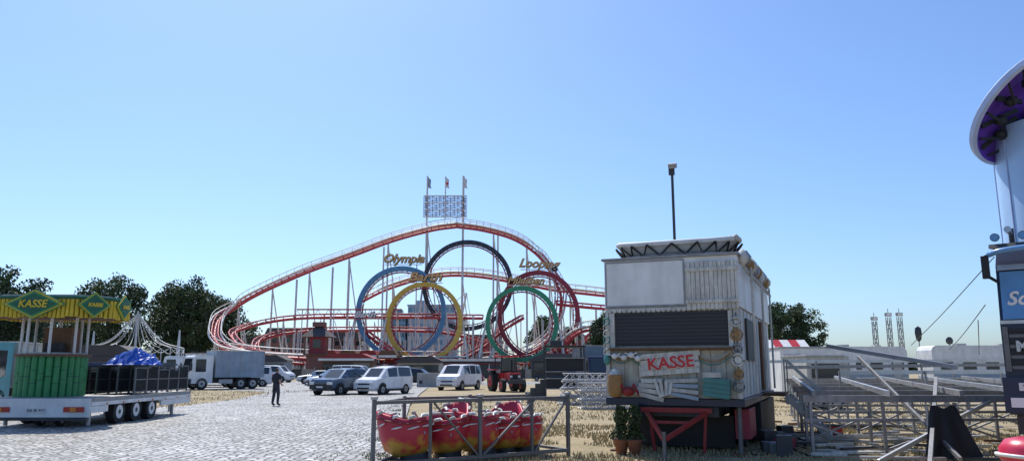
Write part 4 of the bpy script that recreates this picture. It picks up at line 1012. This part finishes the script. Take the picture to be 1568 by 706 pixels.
# ------------------------------------------------------------ showman truck at right (front turned towards the road)
TR=empty('showman_truck',(8.60,13.5,0),rad(-40))
g=G()
g.prism([(0,.95),(0,2.5),(.06,2.6),(.22,3.55),(.5,3.85),(2.1,3.9),(2.1,.95)],0.02,2.48,'navy','yz')
g.bx(.03,2.47,-.03,.0,2.5,2.56,'alu')
Rw=Matrix.Rotation(rad(-9.5),3,'X')
g.box((1.25,.05,3.0),(2.34,.04,.86),'skyblue_paint',R=Rw); g.box((1.25,.14,3.5),(2.4,.06,.1),'alu',R=Rw)
g.text('Schäfer',.33,'white_paint',(.64,.0,2.93),depth=.015,shear=.3,bold=.008)
for k in range(8): g.bx(.14,2.36,-.05-.02*(k%2),-.002,1.72+k*.09,1.775+k*.09,'black' if k%2 else 'rack_steel')
g.bx(.05,.13,-.06,-.003,1.68,2.45,'rack_steel'); g.text('MAN',.24,'alu',(.5,-.10,2.1),depth=.03,bold=.012)
g.bx(-.02,2.52,-.16,.3,1.0,1.58,'navy'); g.bx(.08,.3,-.19,-.165,1.08,1.24,'lamp_white'); g.bx(.22,.74,-.2,-.165,1.36,1.49,'plate'); g.text('W SF 181',.10,'black',(.48,-.21,1.425),depth=.01)
g.bx(.1,2.4,.1,.5,.62,.94,'dark_metal')
for s in(.3,2.2): g.wheel((s,1.3,.5),.5,.34)
g.bx(-.14,-.03,-.2,-.08,3.3,3.7,'black'); g.beam((-.08,-.12,3.7),(.2,.1,3.85),.04,.04,'black'); g.beam((-.08,-.12,3.35),(.05,.1,3.25),.04,.04,'black')
g.tube(cat([(0,-.3,3.70),(.3,-.42,3.75),(1.2,-.46,3.78),(2.2,-.42,3.75)],5),.05,'skyblue_paint',8)
g.prism([(-.36,3.80),(.3,3.86),(.3,3.96),(-.3,3.88)],0.02,2.5,'dark_metal','yz')
for k in range(6):
    x=.12+k*.42; g.cyl((x,-.16,4.02),(x,-.28,4.0),.065,'dark_metal',14,r2=.075); g.cyl((x,-.28,4.0),(x,-.29,4.0),.065,'skyblue_paint',14)
    g.cyl((x+.2,.2,3.9),(x+.2,.2,4.2),.045,'dark_metal',8); g.cyl((x+.2,.1,4.1),(x+.2,-.25,4.13),.03,'alu',8,r2=.06)
g.bx(0.05,2.45,2.2,8,.9,1.2,'dark_metal')
for s in(.25,2.25):
    for y in(5.5,6.6): g.wheel((s,y,.5),.5,.34)
g.done('cab_and_chassis',TR,bevel=.012)
RD=empty('ride_dish_tower',(12.35,16.2,0))
g=G()
g.cyl((0,0,3.1),(0,0,7.0),1.45,'pale_blue',40); g.cyl((0,0,0),(0,0,3.1),.9,'dark_metal',20); g.cyl((0,0,3.05),(0,0,3.15),1.5,'dark_metal',40)
for k in range(10):
    a=2*math.pi*k/10; g.cyl((1.46*math.cos(a),1.46*math.sin(a),3.1),(1.46*math.cos(a),1.46*math.sin(a),7.0),.015,'rim_lav',6)
g.done('drum',RD)
g=G(); n=48
nd=V((.30,-.66,-.80)).normalized()
Rt=(-nd).to_track_quat('Z','Y').to_matrix(); c=V((11.45-12.35,15.8-16.2,7.3))
prof=[(0,.30),(.8,.27),(1.25,.14),(1.44,0.0),(1.52,.03),(1.52,.14),(1.4,.24),(1.0,.40),(0,.5)]
def ringv(r_,z): return [c+Rt@V((r_*math.cos(2*math.pi*k/n),r_*math.sin(2*math.pi*k/n),z)) for k in range(n)]
for i in range(len(prof)-1):
    A=ringv(*prof[i]);B=ringv(*prof[i+1]); g.add(A+B,[(k,(k+1)%n,n+(k+1)%n,n+k) for k in range(n)],'purple' if i<3 else ('rim_lav'),True)
for k in range(12):
    a=2*math.pi*k/12; p=c+Rt@V((1.35*math.cos(a),1.35*math.sin(a),.03)); q=c+Rt@V((.4*math.cos(a),.4*math.sin(a),.15)); g.beam(p,q,.06,.1,'black')
    m_=c+Rt@V((.9*math.cos(a),.9*math.sin(a),.02)); g.lathe(m_,[(.02,-.12),(.13,-.05),(.13,.08),(.03,.12)],'black',8)
    p2=c+Rt@V((1.35*math.cos(a+.26),1.35*math.sin(a+.26),.03)); m2=c+Rt@V((.9*math.cos(a),.9*math.sin(a),-.1)); g.beam(p2,m2,.04,.05,'black')
g.cyl(c,c+V((.9,.3,-.6)),.25,'dark_metal',10)
g.done('dish',RD)
g=G()
for p,q in(((10.9,17,4.2),(15.6,30,2.6)),((11.2,18,3.2),(16.5,29,2.4)),((11.6,19,2.9),(17,28,2.2))):
    m_=(V(p)+V(q))/2-V((0,0,.05)); g.tube(cat([p,m_,q],5),.012,'dark_metal',5)
g.done('guy_cable')
g=G(); n=28; rows=[(.5,.0,.05),(.75,.0,.12),(.86,0,.3),(.86,0,.46),(.78,0,.58),(.6,0,.62),(.5,0,.5),(.3,0,.34)]
vs=[]
for r_,_,z in rows:
    for k in range(n):
        a=2*math.pi*k/n; vs.append((r_*math.cos(a)*1.35,r_*math.sin(a)*.8,z+.12*max(0,math.cos(a+math.pi))))
g.add(vs,[(i*n+k,i*n+(k+1)%n,(i+1)*n+(k+1)%n,(i+1)*n+k) for i in range(7) for k in range(n)]+[tuple(7*n+k for k in range(n))],'pinkred',True)
g.tube([(1.2*math.cos(t),.71*math.sin(t),.38+.1*max(0,-math.cos(t))) for t in np.linspace(0,6.28,30)],.03,'white_paint',6)
g.box((.2,0,.62),(.4,.7,.35),'black'); g.done('red_bumper_boat',loc=(8.45,11.8,0.0),rz=rad(10))
